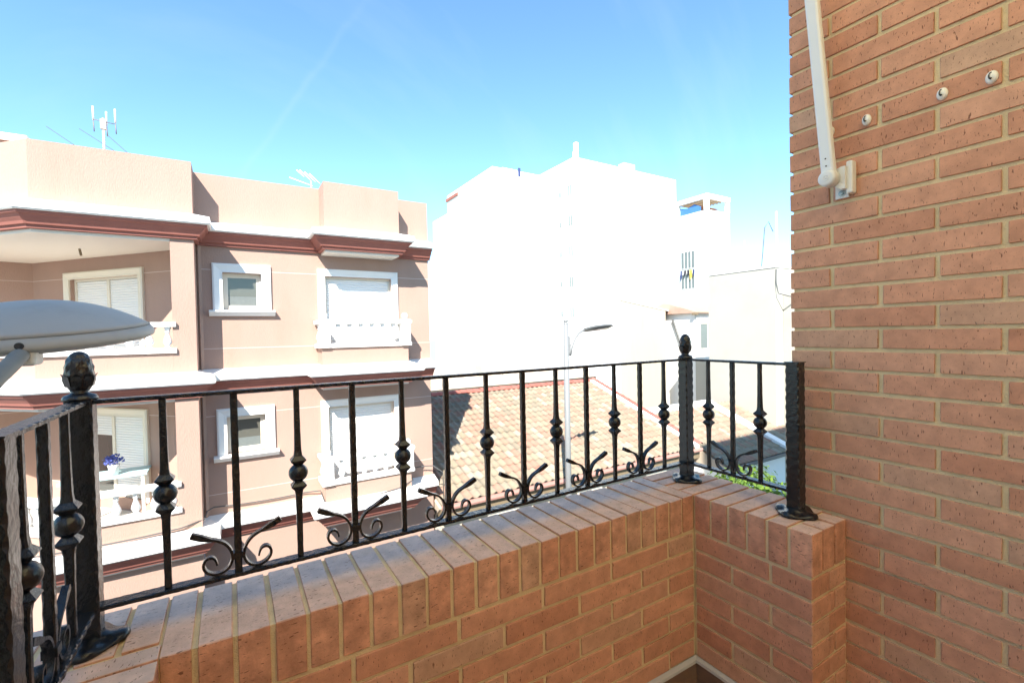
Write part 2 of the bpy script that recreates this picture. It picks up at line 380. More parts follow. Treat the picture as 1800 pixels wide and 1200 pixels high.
# ------------------------------------------------------------------ brick parapet round the balcony
par = thing('brick_parapet', 'low brick parapet with bricks on edge along its top, carrying the railing', 'parapet')
YI, YO = 1.0735, 1.317          # main run, inner and outer face
XI, XO = 1.398, 1.638           # short return
XL, XLO = -0.134, -0.374        # run beside the lamp
YJ = 0.679                      # end of the return
HC = 0.124                      # height of the bricks on edge
r_ = 0.0048                      # how far the mortar lies back
core = MB()
core.box(XLO+r_, XO-r_, YI+r_, YO-r_, FLOOR-0.6, CAP-r_)
core.box(XI+r_, XO-r_, YJ+r_, YI+r_+0.001, FLOOR-0.2, CAP-r_-0.0005)
core.box(XLO+r_, XL-r_, -5.0, YI+r_+0.001, FLOOR-0.6, CAP-r_-0.0005)
core.build('mortar', 'mortar', par)
RP = 0.0674
g = 0.0048
xs = [XI]+[1.337-RP*n for n in range(22)]
xs = [x for x in xs if x > XL+0.02]+[XL]
for a, b in zip(xs, xs[1:]):                       # main run, bricks on edge, long way across
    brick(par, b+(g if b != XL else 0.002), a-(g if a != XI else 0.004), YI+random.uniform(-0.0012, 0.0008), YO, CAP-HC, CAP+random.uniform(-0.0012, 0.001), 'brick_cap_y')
n = 6
sp = (YI-YJ)/6.0
ys = [YO, YO-0.066, YO-0.132, YO-0.198, YI-0.0+0.0]
ys = [YO-0.0605*k for k in range(5)]; ys[-1] = YI
ys += [YI-sp*k for k in range(1, 6)]
for a, b in zip(ys, ys[1:]):                       # short return, long way across
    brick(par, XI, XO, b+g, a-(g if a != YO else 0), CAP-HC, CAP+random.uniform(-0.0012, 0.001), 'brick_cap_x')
for a, b in ((1.398, 1.462), (1.462, 1.531), (1.531, 1.600)):
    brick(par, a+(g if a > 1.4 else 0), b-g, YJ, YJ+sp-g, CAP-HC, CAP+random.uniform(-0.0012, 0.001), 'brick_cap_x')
ys = [YI-0.0665*k for k in range(39)]
for a, b in zip(ys, ys[1:]):                       # run beside the lamp
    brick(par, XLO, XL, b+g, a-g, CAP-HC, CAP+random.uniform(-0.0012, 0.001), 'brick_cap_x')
xs = [XL-RP*k for k in range(4)]+[XLO]
for a, b in zip(xs, xs[1:]):                       # corner beside the lamp
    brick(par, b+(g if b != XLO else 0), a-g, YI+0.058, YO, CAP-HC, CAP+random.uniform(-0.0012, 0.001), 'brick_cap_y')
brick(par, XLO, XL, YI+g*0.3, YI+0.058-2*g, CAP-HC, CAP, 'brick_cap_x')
zc = CAP-HC-0.0072
for c in range(9):                                 # courses below
    z1, z0 = zc-c*H-J/2, zc-(c+1)*H+J/2
    off = 1.263 if c % 2 == 0 else 1.1335
    xs = [XI]+[off-0.262*k for k in range(8) if off-0.262*k > XL+0.03]+[XL]
    for a, b in zip(xs, xs[1:]):
        brick(par, b+J*0.55, a-(J*0.55 if a != XI else 0.006), YI, YI+0.10, z0, z1)
    ysr = [YI, 0.800, YJ] if c % 2 == 0 else [YI, 0.929, YJ]
    for a, b in zip(ysr, ysr[1:]):
        brick(par, XI, XI+0.10, b+(J*0.55 if b != YJ else 0), a-(J*0.55 if a != YI else 0.007), z0, z1)
    xr = [XI+0.1005, XW-0.004] if c % 2 == 0 else [XI+0.1005, 1.53, XW-0.004]
    for a, b in zip(xr, xr[1:]):
        brick(par, a+(J*0.5 if a > 1.51 else 0.001), b-J*0.5, YJ, YJ+0.10, z0, z1)
    yl = [YI]+[(0.94 if c % 2 else 0.81)-0.262*k for k in range(9)]
    for a, b in zip(yl, yl[1:]):
        brick(par, XL-0.10, XL, b+J*0.55, a-J*0.55, z0, z1)
SK = zc-7*H
sk = MB()
sk.sweep([(0, FLOOR), (0.014, FLOOR), (0.014, SK-0.010), (0, SK-0.010)], [(XL, -4.99), (XL, YI), (XI, YI), (XI, YJ), (XW, YJ)][0:4] + [(XW, YJ)])
sk.build('skirting', 'skirting', par)
MB().sweep([(0, SK-0.0098), (0.017, SK-0.0098), (0.015, SK-0.001), (0, SK+0.004)], [(XL, -4.99), (XL, YI), (XI, YI), (XI, YJ), (XW, YJ)]).build('skirting_trim', 'skirting_trim', par)

# ------------------------------------------------------------------ wrought iron railing
rail = thing('balcony_railing', 'black wrought iron railing with balls and scrolls standing on the brick parapet', 'railing')
YR, XRR, XRL = 1.195, 1.517, -0.254
ZT, ZB = -0.118, -0.522       # middle of the top and bottom rails
def bar_rings(z0, z1, wdt, step, ph, amp=0.03, chamf=0.14, sc_amp=0.06):
    rings = []; nst = max(6, int((z1-z0)/step))
    for i in range(nst+1):
        z = z0+(z1-z0)*i/nst
        k = 1+amp*math.sin(ph+i*math.pi/2.0)+random.uniform(-amp, amp)*0.5
        h = wdt/2*k; c_ = wdt*(chamf+sc_amp*math.sin(ph+1+i*math.pi/2.0)+random.uniform(-0.01, 0.01))
        rings.append([(x, y, z) for x, y in ((h-c_, -h), (h, -h+c_), (h, h-c_), (h-c_, h), (-h+c_, h), (-h, h-c_), (-h, -h+c_), (-h+c_, -h))])
    return rings
def bar(wdt, z0, z1, step=0.0078, ph=0.0, amp=0.03, **kw):
    m = MB(); m.loft(bar_rings(z0, z1, wdt, step, ph, amp, **kw), smooth=False); return m
zlo, zhi = ZB+0.003, ZT-0.002
plain_proto = []; ball_proto = []
for v in range(3):
    o = bar(0.0145, zlo, zhi, ph=v*1.3).build('baluster', 'iron', rail); plain_proto.append(o)
for v in range(2):
    m = MB()
    zm = (ZT+ZB)/2
    def leg(za, zb):
        rings = []
        nst = 18
        for i in range(nst+1):
            t = i/nst; z = za+(zb-za)*t
            wd = 0.0122+0.0034*t**2+0.0045*max(0, (t-0.9)/0.1)
            k = 1+0.045*math.sin(v+i*1.57)*(1-t)+random.uniform(-0.02, 0.02)
            h = wd/2*k; c_ = h*0.3
            rings.append([(x, y, z) for x, y in ((h-c_, -h), (h, -h+c_), (h, h-c_), (h-c_, h), (-h+c_, h), (-h, h-c_), (-h, -h+c_), (-h+c_, -h))])
        m.loft(rings, smooth=False)
    leg(zhi, zm+0.034); leg(zlo, zm-0.034)
    for s_ in (1, -1):                              # square flared collars
        rings = []
        for hw, dz in ((0.0085, 0.041), (0.0165, 0.031), (0.0165, 0.029), (0.0085, 0.019)):
            c_ = hw*0.12
            rings.append([(x, y, zm+s_*dz) for x, y in ((hw-c_, -hw), (hw, -hw+c_), (hw, hw-c_), (hw-c_, hw), (-hw+c_, hw), (-hw, hw-c_), (-hw, -hw+c_), (-hw+c_, -hw))])
        m.loft(rings, smooth=False)
    m.lathe([(0.0005, -0.0212)]+[(0.0213*math.cos(a), 0.0213*math.sin(a)) for a in [rad(x) for x in range(-80, 81, 10)]]+[(0.0005, 0.0212)], (0, 0, zm), 24)
    ball_proto.append(m.build('baluster', 'iron', rail))
# scroll: flat strip curled in the plane of the railing
SC = [(0.086, 0.096), (0.078, 0.092), (0.066, 0.086), (0.052, 0.080), (0.040, 0.0755), (0.029, 0.069), (0.020, 0.0595), (0.0140, 0.048), (0.0110, 0.035),
      (0.0125, 0.023), (0.0185, 0.0115), (0.0285, 0.0045), (0.041, 0.0025), (0.053, 0.0065), (0.062, 0.0155), (0.0650, 0.027), (0.0610, 0.0375), (0.0530, 0.0410), (0.0455, 0.0375), (0.0415, 0.029), (0.0400, 0.021)]
def catmull(P, n=4):
    o = []
    for i in range(len(P)-1):
        p0, p1, p2, p3 = P[max(i-1, 0)], P[i], P[i+1], P[min(i+2, len(P)-1)]
        for k in range(n):
            t = k/n
            o.append(tuple(0.5*((2*p1[d])+(-p0[d]+p2[d])*t+(2*p0[d]-5*p1[d]+4*p2[d]-p3[d])*t*t+(-p0[d]+3*p1[d]-3*p2[d]+p3[d])*t**3) for d in range(2)))
    o.append(P[-1]); return o
def scroll(sgn):
    P = catmull(SC, 3); m = MB(); rings = []; N = len(P)
    for i, (x, z) in enumerate(P):
        a = P[max(i-1, 0)]; b = P[min(i+1, N-1)]; d = Vector((b[0]-a[0], b[1]-a[1])).normalized(); nn = Vector((-d.y, d.x))
        t = i/(N-1)
        th = 0.0027; wd = 0.0068
        if t < 0.17: q = 1-t/0.17; th = 0.0027+0.0034*min(1, q*2.4); wd = 0.0068-0.0016*min(1, q*2)
        if i == 0: th *= 0.75
        if t > 0.85: wd = 0.0068-0.0028*(t-0.85)/0.15; th = 0.0027-0.0010*(t-0.85)/0.15
        rings.append([(sgn*(x+nn.x*th*sx), wd*sy, z+nn.y*th*sx) for sx, sy in ((-1, -1), (1, -1), (1, 1), (-1, 1))])
    m.loft(rings, smooth=False)
    return m.build('scroll', 'iron', rail)
scr = {1: scroll(1), -1: scroll(-1)}
collar = MB().box(-0.0105, 0.0105, -0.0098, 0.0098, 0.028, 0.042).build('scroll_collar', 'iron', rail)
used = set()
def place(src, loc, rot=None):
    if src.name not in used:
        used.add(src.name); src.location = loc
        if rot: src.rotation_euler = rot
        return src
    return copy_part(src, rail, loc, rot)
def baluster(x, y, kind, i, along_x=True):
    rz = 0 if along_x else math.pi/2
    if kind == 'ball': return place(ball_proto[i % 2], (x, y, 0), (0, 0, rz))
    place(plain_proto[i % 3], (x, y, 0), (0, 0, rz))
    for s_ in (1, -1): place(scr[s_], (x, y, ZB+0.0065), (0, 0, rz))
    place(collar, (x, y, ZB+0.0065), (0, 0, rz))
stepx = (XRR-XRL)/14.0
for i in range(13): baluster(XRL+stepx*(i+1), YR, 'ball' if i % 2 == 0 else 'plain', i)
for i, y in enumerate((1.094, 0.997, 0.897)): baluster(XRR, y, 'ball' if i != 1 else 'plain', i, False)
for i, y in enumerate([1.092, 0.985, 0.885]+[0.70-0.1*k for k in range(22)]): baluster(XRL, y, 'ball' if i % 2 == 0 else 'plain', i, False)
def flat_rail(p0, p1, zmid, wdt, th, name):
    m = MB(); p0, p1 = Vector(p0), Vector(p1); Ln = (p1-p0).length; d = (p1-p0)/Ln; nn = Vector((-d.y, d.x))
    rings = []; nst = int(Ln/0.0075)
    for i in range(nst+1):
        p = p0+d*(Ln*i/nst)
        w1 = wdt/2*(1+0.055*math.sin(i*1.57)+random.uniform(-0.025, 0.025)); w2 = wdt/2*(1+0.055*math.sin(i*1.57+0.8)+random.uniform(-0.025, 0.025))
        h = th/2; dz = 0.0007*math.sin(i*1.57)
        e_ = 0.0022*(1.3+0.9*math.sin(i*1.57))
        rings.append([(p.x+nn.x*q, p.y+nn.y*q, zmid+z) for q, z in ((-w1+e_, h), (-w1, h-0.0016+dz), (-w1, -h+0.0016), (-w1+e_, -h), (w2-e_, -h), (w2, -h+0.0016), (w2, h-0.0016+dz), (w2-e_, h))])
    m.loft(rings, smooth=False)
    return m.build(name, 'iron', rail)
flat_rail((XRL, YR), (XRR, YR), ZT, 0.028, 0.0085, 'top_rail'); flat_rail((XRL, YR), (XRR, YR), ZB, 0.030, 0.0095, 'bottom_rail')
flat_rail((XRR, YR), (XRR, 0.783), ZT, 0.028, 0.0084, 'top_rail'); flat_rail((XRR, YR), (XRR, 0.783), ZB, 0.030, 0.0094, 'bottom_rail')
flat_rail((XRL, YR), (XRL, -4.995), ZT, 0.028, 0.0084, 'top_rail'); flat_rail((XRL, YR), (XRL, -4.995), ZB, 0.030, 0.0094, 'bottom_rail')
post = bar(0.041, CAP+0.004, ZT+0.0058, step=0.0072, amp=0.004, chamf=0.075, sc_amp=0.05).build('newel_post', 'iron', rail)
# four-leaf base plate
bp = MB()
rings = []
for r0, z in ((0.024, 0.022), (0.030, 0.016), (0.040, 0.0125), (0.054, 0.011), (0.0575, 0.005), (0.056, 0.0005), (0.0, 0.0005)):
    ring = []
    for k in range(48):
        a = 2*math.pi*k/48; lob = math.cos(4*a)
        rr = r0*(1.0+(0.10*lob if r0 > 0.035 else 0.03*lob)) if r0 else 0.0005
        ring.append((rr*math.cos(a), rr*math.sin(a), z+(0.0035*lob if 0.035 < r0 < 0.0582 and z > 0.01 else 0)))
    rings.append(ring)
bp.loft(rings, smooth=True)
# pine-cone finial
fn = MB(); rings = []; NA, NZ = 48, 40
for i in range(NZ+1):
    t = i/NZ; a = -math.pi/2+math.pi*t
    r0 = 0.0215*math.cos(a)**0.80 if 0 < t < 1 else 0.0004
    z = 0.0385+0.0385*math.sin(a) + (0.0045*t**2)
    ring = []
    for k in range(NA):
        th = 2*math.pi*k/NA
        u, v_ = 8*th/(2*math.pi)+t*4.2, 8*th/(2*math.pi)-t*4.2
        d = (1-abs(2*(u % 1)-1))*(1-abs(2*(v_ % 1)-1))
        rr = r0*(1+(0.11*d if t > 0.42 else 0.0)) 
        if t <= 0.42: rr = r0*(1.04+0.05*abs(math.cos(4*th)))
        ring.append((rr*math.cos(th), rr*math.sin(th), z))
    rings.append(ring)
fn.loft(rings, smooth=False)
for k in range(8):                                  # leaf tips curling out round the middle
    a = 2*math.pi*k/8
    ca, sa = math.cos(a), math.sin(a)
    pts = [(0.0195, 0.014), (0.0228, 0.026), (0.0232, 0.0335), (0.0268, 0.0385)]
    rr_ = []
    for q, (r0, z) in enumerate(pts):
        hw = (0.0072, 0.0082, 0.0056, 0.0006)[q]
        rr_.append([(r0*ca-hw*sa*s1-(0.0006*s2)*ca, r0*sa+hw*ca*s1-(0.0006*s2)*sa, z) for s1, s2 in ((-1, -1), (1, -1), (1, 1), (-1, 1))])
    fn.loft(rr_, smooth=False)
fn.lathe([(0.0270, -0.012), (0.0270, -0.0085), (0.024, -0.003), (0.0150, 0.0005), (0.0125, 0.003), (0.0150, 0.0065)], (0, 0, 0), 28)
fin_src = fn.build('finial', 'iron'); bp_src = bp.build('base_plate', 'iron')
for i, (x, y, fin) in enumerate(((XRL, YR, True), (XRR, YR, True), (XRR, 0.783, False), (XRL, 0.795, False))):
    p_ = post if i == 0 else copy_part(post, rail, (x, y, 0))
    p_.location = (x, y, 0)
    b_ = bp_src if i == 0 else bp_src.copy()
    if i: C.objects.link(b_)
    b_.parent = p_; b_.location = (0, 0, CAP+0.001)
    if fin:
        f_ = fin_src if i == 0 else fin_src.copy()
        if i: C.objects.link(f_)
        f_.parent = p_; f_.location = (0, 0, ZT+0.0175)
    else:
        cp = MB().box(-0.0225, 0.0225, -0.0225, 0.0225, ZT+0.0059, ZT+0.0085).build('cap_plate', 'iron', p_)
for o in (fin_src, bp_src): pass

# ------------------------------------------------------------------ awning arm and hooks on the brick wall
aw = thing('awning', 'white awning arm on a bracket screwed to the brick side wall, its fabric overhead', 'awning')
XA = XW-0.052
m = MB(); A0, A1 = Vector((XA-0.004, 0.696, 0.452)), Vector((XA-0.016, 0.770, 1.44))
d = (A1-A0).normalized(); side = Vector((1, 0, 0)); side = (side-d*side.dot(d)).normalized(); fr = d.cross(side)
rings = []
for t in (0, 1):
    p = A0+(A1-A0)*t
    rings.append([tuple(p+side*sx*0.0125+fr*sy*0.0185) for sx, sy in ((-1, -.62), (-.8, -.9), (-.4, -1), (.4, -1), (.8, -.9), (1, -.62), (1, .62), (.8, .9), (.4, 1), (-.4, 1), (-.8, .9), (-1, .62))])
m.loft(rings, smooth=False); armo = m.build('arm', 'white_alu', aw)
for q in (0.028, 0.05):
    p = A0+d*q
    MB().lathe([(0.0005, 0), (0.0022, 0), (0.0022, 0.001), (0.0005, 0.001)], (0, 0, 0), 10).build('rivet', 'rubber', armo)
    o = bpy.data.objects[-1] if False else armo.children[-1]
    o.location = tuple(p-side*0.0131); o.rotation_euler = (0, -math.pi/2, 0)
m = MB(Matrix.Translation((XA-0.004, 0.696, 0.443)) @ Matrix.Rotation(math.pi/2, 4, 'Y'))
m.lathe([(0.0005, -0.020), (0.016, -0.0205), (0.0235, -0.017), (0.0245, -0.01), (0.0245, 0.014), (0.0005, 0.015)], (0, 0, 0), 28)
jn = m.build('elbow_joint', 'awning_plastic', aw)
m = MB(Matrix.Translation((XA-0.0235, 0.696, 0.443)) @ Matrix.Rotation(math.pi/2, 4, 'Y'))
m.lathe([(0.006, 0.002), (0.007, -0.002), (0.009, -0.002), (0.0095, 0.002)], (0, 0, 0), 20)
m.lathe([(0.0005, -0.0015), (0.0035, -0.0015), (0.0035, 0.002)], (0, 0, 0), 12)
m.build('pivot_cap', 'awning_plastic', jn)
m = MB()
m.loft([[(x, y, z) for y, z in ((0.700, 0.425), (0.700, 0.462), (0.672, 0.474), (0.660, 0.474), (0.660, 0.408), (0.672, 0.408))] for x in (XA+0.010, XA+0.036)], smooth=False)
m.build('knuckle', 'awning_plastic', aw)
m = MB()
m.box(XW-0.030, XW-0.001, 0.646, 0.664, 0.394, 0.490)
brk = m.build('bracket', 'awning_plastic', aw)
bv = brk.modifiers.new('bevel', 'BEVEL'); bv.width = 0.005; bv.segments = 2
m = MB(); m.box(XW-0.0095, XW-0.0005, 0.6645, 0.700, 0.388, 0.480); m.build('back_plate', 'awning_plastic', aw)
for z in (0.470, 0.402):
    m = MB(Matrix.Translation((XW-0.0095, 0.682, z)) @ Matrix.Rotation(-math.pi/2, 4, 'Y'))
    m.lathe([(0.0095, 0), (0.0095, 0.002), (0.0055, 0.0025), (0.0055, 0.007), (0.0005, 0.0075)], (0, 0, 0), 12, smooth=False); m.build('bolt', 'bolt_steel', aw)
m = MB(); rings = []
for i in range(25):
    t = i/24; y = 0.775-5.70*t; z = 1.455+0.16*t-0.10*math.sin(math.pi*t)
    rings.append([(XLO-0.005, y, z), (0.6, y, z-0.01), (XW-0.012, y, z), (XW-0.012, y, z+0.0015), (0.6, y, z-0.0085), (XLO-0.005, y, z+0.0015)])
m.loft(rings, smooth=False); m.build('fabric', 'awning_fabric', aw)
MB().tube([(XLO, 0.785, 1.452), (XW-0.015, 0.785, 1.452)], 0.019, 12).build('front_bar', 'white_alu', aw)
hooks = [((0.716, 0.602), 'white oval wall hook half hidden behind the awning arm'),
         ((0.620, 0.600), 'white oval wall hook nearest the right of the awning arm'),
         ((0.452, 0.600), 'white oval wall hook midway between two others, second from the right'),
         ((0.360, 0.599), 'white oval wall hook farthest right on the brick wall')]
hk = None
for i, ((y, z), lb) in enumerate(hooks):
    t = thing('wall_hook', lb, 'hook', (XW, y, z), 'hooks in a row on the brick wall')
    if hk is None:
        m = MB()
        rings = []
        for r0, x in ((0.0145, 0.0), (0.0150, -0.003), (0.0130, -0.007), (0.0085, -0.0098), (0.0004, -0.0105)):
            rings.append([(x, r0*0.80*math.cos(a), r0*1.08*math.sin(a)) for a in [2*math.pi*k/28 for k in range(28)]])
        m.loft(rings); b1 = m.build('disc', 'ceramic', t)
        m = MB(); m.tube([(-0.0085, -0.0005, 0.0105), (-0.0115, 0.0022, 0.0085), (-0.0130, 0.0032, 0.004), (-0.0140, 0.0030, -0.001), (-0.0140, 0.0015, -0.0045), (-0.0130, -0.0015, -0.0060)], [0.0013, 0.0014, 0.0015, 0.0017, 0.0022, 0.0028], 8)
        b2 = m.build('hook', 'hook_black', t); hk = (b1, b2)
    else:
        for s_ in hk: copy_part(s_, t, (0, 0, 0))

# ------------------------------------------------------------------ round street lamp beside the balcony
lamp = thing('wall_street_lamp', 'large grey disc-shaped street lamp on a bent tube beside the near newel post', 'street lamp')
LC = Vector((-0.565, 2.19, 0.022)); LR = 0.312
tow = Vector((0.0, -1.0, 0)); 
LM = Matrix.Translation(LC) @ Matrix.Rotation(rad(6.5), 4, 'X') @ Matrix.Rotation(rad(-3.2), 4, 'Y')
top = MB(LM); prof = []
for a in range(0, 91, 6):
    t = rad(a); prof.append((LR*0.975*math.sin(t) if a else 0.0004, 0.022+0.088*math.cos(t)**0.92 if a < 90 else 0.022))
prof = [(max(0.0004, LR*0.97*q), 0.022+0.100*(1-q**2.2)) for q in [k/16 for k in range(17)]]
top.lathe(prof[::-1]+[], (0, 0, 0), 72); top.build('dome', 'lamp_shell', lamp)
MB(LM).lathe([(LR*0.97, 0.0205), (LR*1.0, 0.004), (LR*1.012, -0.008), (LR*1.0, -0.016), (LR*0.955, -0.024), (LR*0.90, -0.020)], (0, 0, 0), 72).build('rim', 'lamp_shell', lamp)
MB(LM).lathe([(LR*0.90, -0.021), (LR*0.80, -0.034), (LR*0.55, -0.043), (LR*0.3, -0.046), (0.0005, -0.047)], (0, 0, 0), 64).build('lens', 'lamp_glass', lamp)
MB(LM).lathe([(LR*0.969, 0.0195), (LR*0.9735, 0.0215), (LR*0.972, 0.0225), (LR*0.965, 0.0225)], (0, 0, 0), 72).build('seam', 'seam_grey', lamp)
an = Vector((0.12, -0.99, 0)).normalized()
cl = LC+an*(LR*0.93)+Vector((0, 0, -0.062))
sp_ = LM @ Vector((an.x*LR*1.004, an.y*LR*1.004, 0.0005))
m = MB(Matrix.Translation(sp_) @ an.to_track_quat('Z', 'Y').to_matrix().to_4x4()); m.lathe([(0.0105, -0.002), (0.0105, 0.002), (0.006, 0.001), (0.0005, 0.001)], (0, 0, 0), 16); m.build('screw', 'rubber', lamp)
tube_pts = [cl-an*0.10+Vector((0, 0, 0.015)), cl+an*0.03, cl+an*0.08+Vector((-0.008, 0, -0.020)), cl+an*0.16+Vector((-0.025, 0, -0.055)), cl+an*0.26+Vector((-0.055, 0, -0.12)), cl+an*0.36+Vector((-0.085, 0, -0.23)), cl+an*0.43+Vector((-0.105, 0, -0.40)), cl+an*0.46+Vector((-0.115, 0, -0.65)), cl+an*0.465+Vector((-0.117, 0, -1.0))]
m = MB(); m.tube(tube_pts, 0.021, 16); m.build('tube_arm', 'lamp_tube', lamp)
q = an.to_track_quat('Y', 'Z').to_matrix().to_4x4()
m = MB(Matrix.Translation(cl-an*0.045+Vector((0, 0, 0.004))) @ q); m.box(-0.032, 0.032, -0.075, 0.052, -0.034, 0.034)
clo = m.build('clamp', 'lamp_clamp', lamp); bv = clo.modifiers.new('bevel', 'BEVEL'); bv.width = 0.011; bv.segments = 3
pe = tube_pts[-1]
MB().tube([(pe.x, pe.y, GZ), (pe.x, pe.y, -3.5), (pe.x, pe.y, pe.z-0.004)], [0.07, 0.055, 0.036], 16).build('pole', 'lamp_tube', lamp)
MB().lathe([(0.15, GZ+0.002), (0.15, GZ+0.03), (0.09, GZ+0.06), (0.085, GZ+0.5), (0.07, GZ+0.55)], (pe.x, pe.y, 0), 16).build('base', 'lamp_tube', lamp)

# ------------------------------------------------------------------ pink house across the street
pink = thing('pink_apartment_house', 'pink stuccoed apartment house with white ledges and dark red mouldings across the street', 'building')
FH = 2.93
YM, YB = 11.0, 10.43
def wall_grid(x0, x1, z0, z1, holes, y0, y1, M=None):
    """Wall slab between y0 (front) and y1, pierced by holes (x0,x1,z0,z1)."""
    mb = MB(M); xs = sorted({x0, x1, *[h[0] for h in holes], *[h[1] for h in holes]}); zs = sorted({z0, z1, *[h[2] for h in holes], *[h[3] for h in holes]})
    def solid(i, j):
        if not (0 <= i < len(xs)-1 and 0 <= j < len(zs)-1): return False
        xm, zm = (xs[i]+xs[i+1])/2, (zs[j]+zs[j+1])/2
        return not any(h[0] < xm < h[1] and h[2] < zm < h[3] for h in holes)
    vid = {}
    def P(x, y, z):
        k = (x, y, z)
        if k not in vid: vid[k] = mb.pt(k)
        return vid[k]
    for i in range(len(xs)-1):
        for j in range(len(zs)-1):
            if not solid(i, j): continue
            a, b, c_, d_ = xs[i], xs[i+1], zs[j], zs[j+1]
            mb.face((P(a, y0, c_), P(b, y0, c_), P(b, y0, d_), P(a, y0, d_))); mb.face((P(a, y1, c_), P(a, y1, d_), P(b, y1, d_), P(b, y1, c_)))
            if not solid(i-1, j): mb.face((P(a, y0, c_), P(a, y0, d_), P(a, y1, d_), P(a, y1, c_)))
            if not solid(i+1, j): mb.face((P(b, y0, c_), P(b, y1, c_), P(b, y1, d_), P(b, y0, d_)))
            if not solid(i, j-1): mb.face((P(a, y0, c_), P(a, y1, c_), P(b, y1, c_), P(b, y0, c_)))
            if not solid(i, j+1): mb.face((P(a, y0, d_), P(b, y0, d_), P(b, y1, d_), P(a, y1, d_)))
    return mb
GB = GZ+0.13
small = [(-0.14, 0.56, 0.58, 1.335), (-0.14, 0.56, 0.58-FH, 1.335-FH)]
big = [(1.80, 3.30, -0.42, 1.34), (1.80, 3.30, -0.42-FH, 1.34-FH)]
wall_grid(-0.575, 4.25, GB, 3.27, small+big, YM, YM+0.30).build('wall', 'stucco', pink)
MB().box(-0.575, 4.25, YM+0.301, 16.3, GB, 2.6).build('body', 'stucco', pink)
# parapet along the bays
OUT = [(-7.0, 14.68), (-2.75, YB), (-0.565, YB), (-0.565, YM), (1.73, YM), (1.73, YB), (3.345, YB), (3.345, YM), (4.25, YM)]
pb = MB(); pb.sweep([(0, 2.25), (0.0, 3.285), (-0.22, 3.285), (-0.22, 2.25)], OUT[:4]); pb.build('parapet', 'stucco', pink)
pb = MB(); pb.sweep([(0, 2.25), (0.0, 3.28), (-0.2, 3.28), (-0.2, 2.25)], OUT[4:8]); pb.build('parapet', 'stucco', pink)
WHITE = [(-0.02, 2.33), (0.27, 2.235), (0.285, 2.12), (0.262, 2.095), (-0.02, 2.095)]
RED = [(-0.02, 2.094), (0.225, 2.094), (0.222, 2.055), (0.185, 2.035), (0.150, 1.985), (0.118, 1.945), (0.100, 1.90), (0.062, 1.895), (0.058, 1.845), (-0.02, 1.84)]
OUT2 = [(-7.0, 14.68), (-2.75, YB), (-0.565, YB), (-0.565, YM), (1.62, YM), (1.62, YB), (3.50, YB), (3.50, YM), (4.25, YM)]
for k, path in enumerate((OUT, OUT2, OUT2)):
    dz = -FH*k
    pth = path[:-1]+[(4.28, YM)]
    MB().sweep([(o, z+dz) for o, z in WHITE], pth).build('ledge', 'white_band', pink)
    MB().sweep([(o, z+dz) for o, z in RED], pth).build('moulding', 'red_moulding', pink)
# bay slab under the parapet and underside of the balconies
for k, (xa, xb) in enumerate(((1.73, 3.345), (1.62, 3.50), (1.62, 3.50))):
    dz = -FH*k
    MB().box(xa+0.01, xb-0.01, YB+0.01, YM+0.05, 1.795+dz, 2.30+dz).build('bay_slab', 'cream_soffit', pink)
# loggia slabs
LOG = [(-0.575, YB+0.02), (-2.74, YB+0.02), (-6.99, 14.70), (-6.99, 15.6), (-3.3, 15.6), (-0.575, 12.2)]
for k in range(3):
    MB().prism(LOG[::-1], 1.79-FH*k, 2.26-FH*k).build('loggia_slab', 'cream_soffit', pink)
# thin scored lines (white) along the stucco
for z in (1.378, -0.2, 1.378-FH, -0.2-FH):
    for a, b in (((-0.56, YM), (4.25, YM)),):
        segs = [(-0.56, 4.25)]
        cut = [(-0.33, 0.75)] if z in (1.378, 1.378-FH) else []
        cut += [(1.63, 3.46)] if z in (1.378, 1.378-FH) else [(1.60, 3.52)]
        x = -0.56
        for c0, c1 in cut:
            MB().box(x, c0, YM-0.003, YM+0.01, z-0.006, z+0.006).build('scored_line', 'score_white', pink); x = c1
        MB().box(x, 4.25, YM-0.003, YM+0.01, z-0.006, z+0.006).build('scored_line', 'score_white', pink)
# column of the loggia, two storeys
for k in range(2):
    dz = -FH*k
    MB().box(-0.925, -0.567, YB+0.001, YM+0.02, -0.64+dz, 1.845+dz).build('column', 'stucco', pink)
# low front walls below the balustrades
for k in range(2):
    dz = -FH*k
    MB().sweep([(0, -0.62+dz), (0, -0.235+dz), (-0.16, -0.235+dz), (-0.16, -0.62+dz)], [(-7.0, 14.68), (-2.75, YB), (-0.926, YB)]).build('balcony_wall', 'stucco', pink)
    MB().sweep([(0, -0.62+dz), (0, -0.235+dz), (-0.14, -0.235+dz), (-0.14, -0.62+dz)], [(1.62, YM), (1.62, YB), (3.50, YB), (3.50, YM)]).build('balcony_wall', 'stucco', pink)
# ground floor under the loggia
MB().sweep([(-0.12, GB), (-0.12, -4.02), (-0.35, -4.02), (-0.35, GB)], [(-7.0, 14.68), (-2.75, YB), (-0.575, YB)]).build('ground_floor_wall', 'stucco', pink)
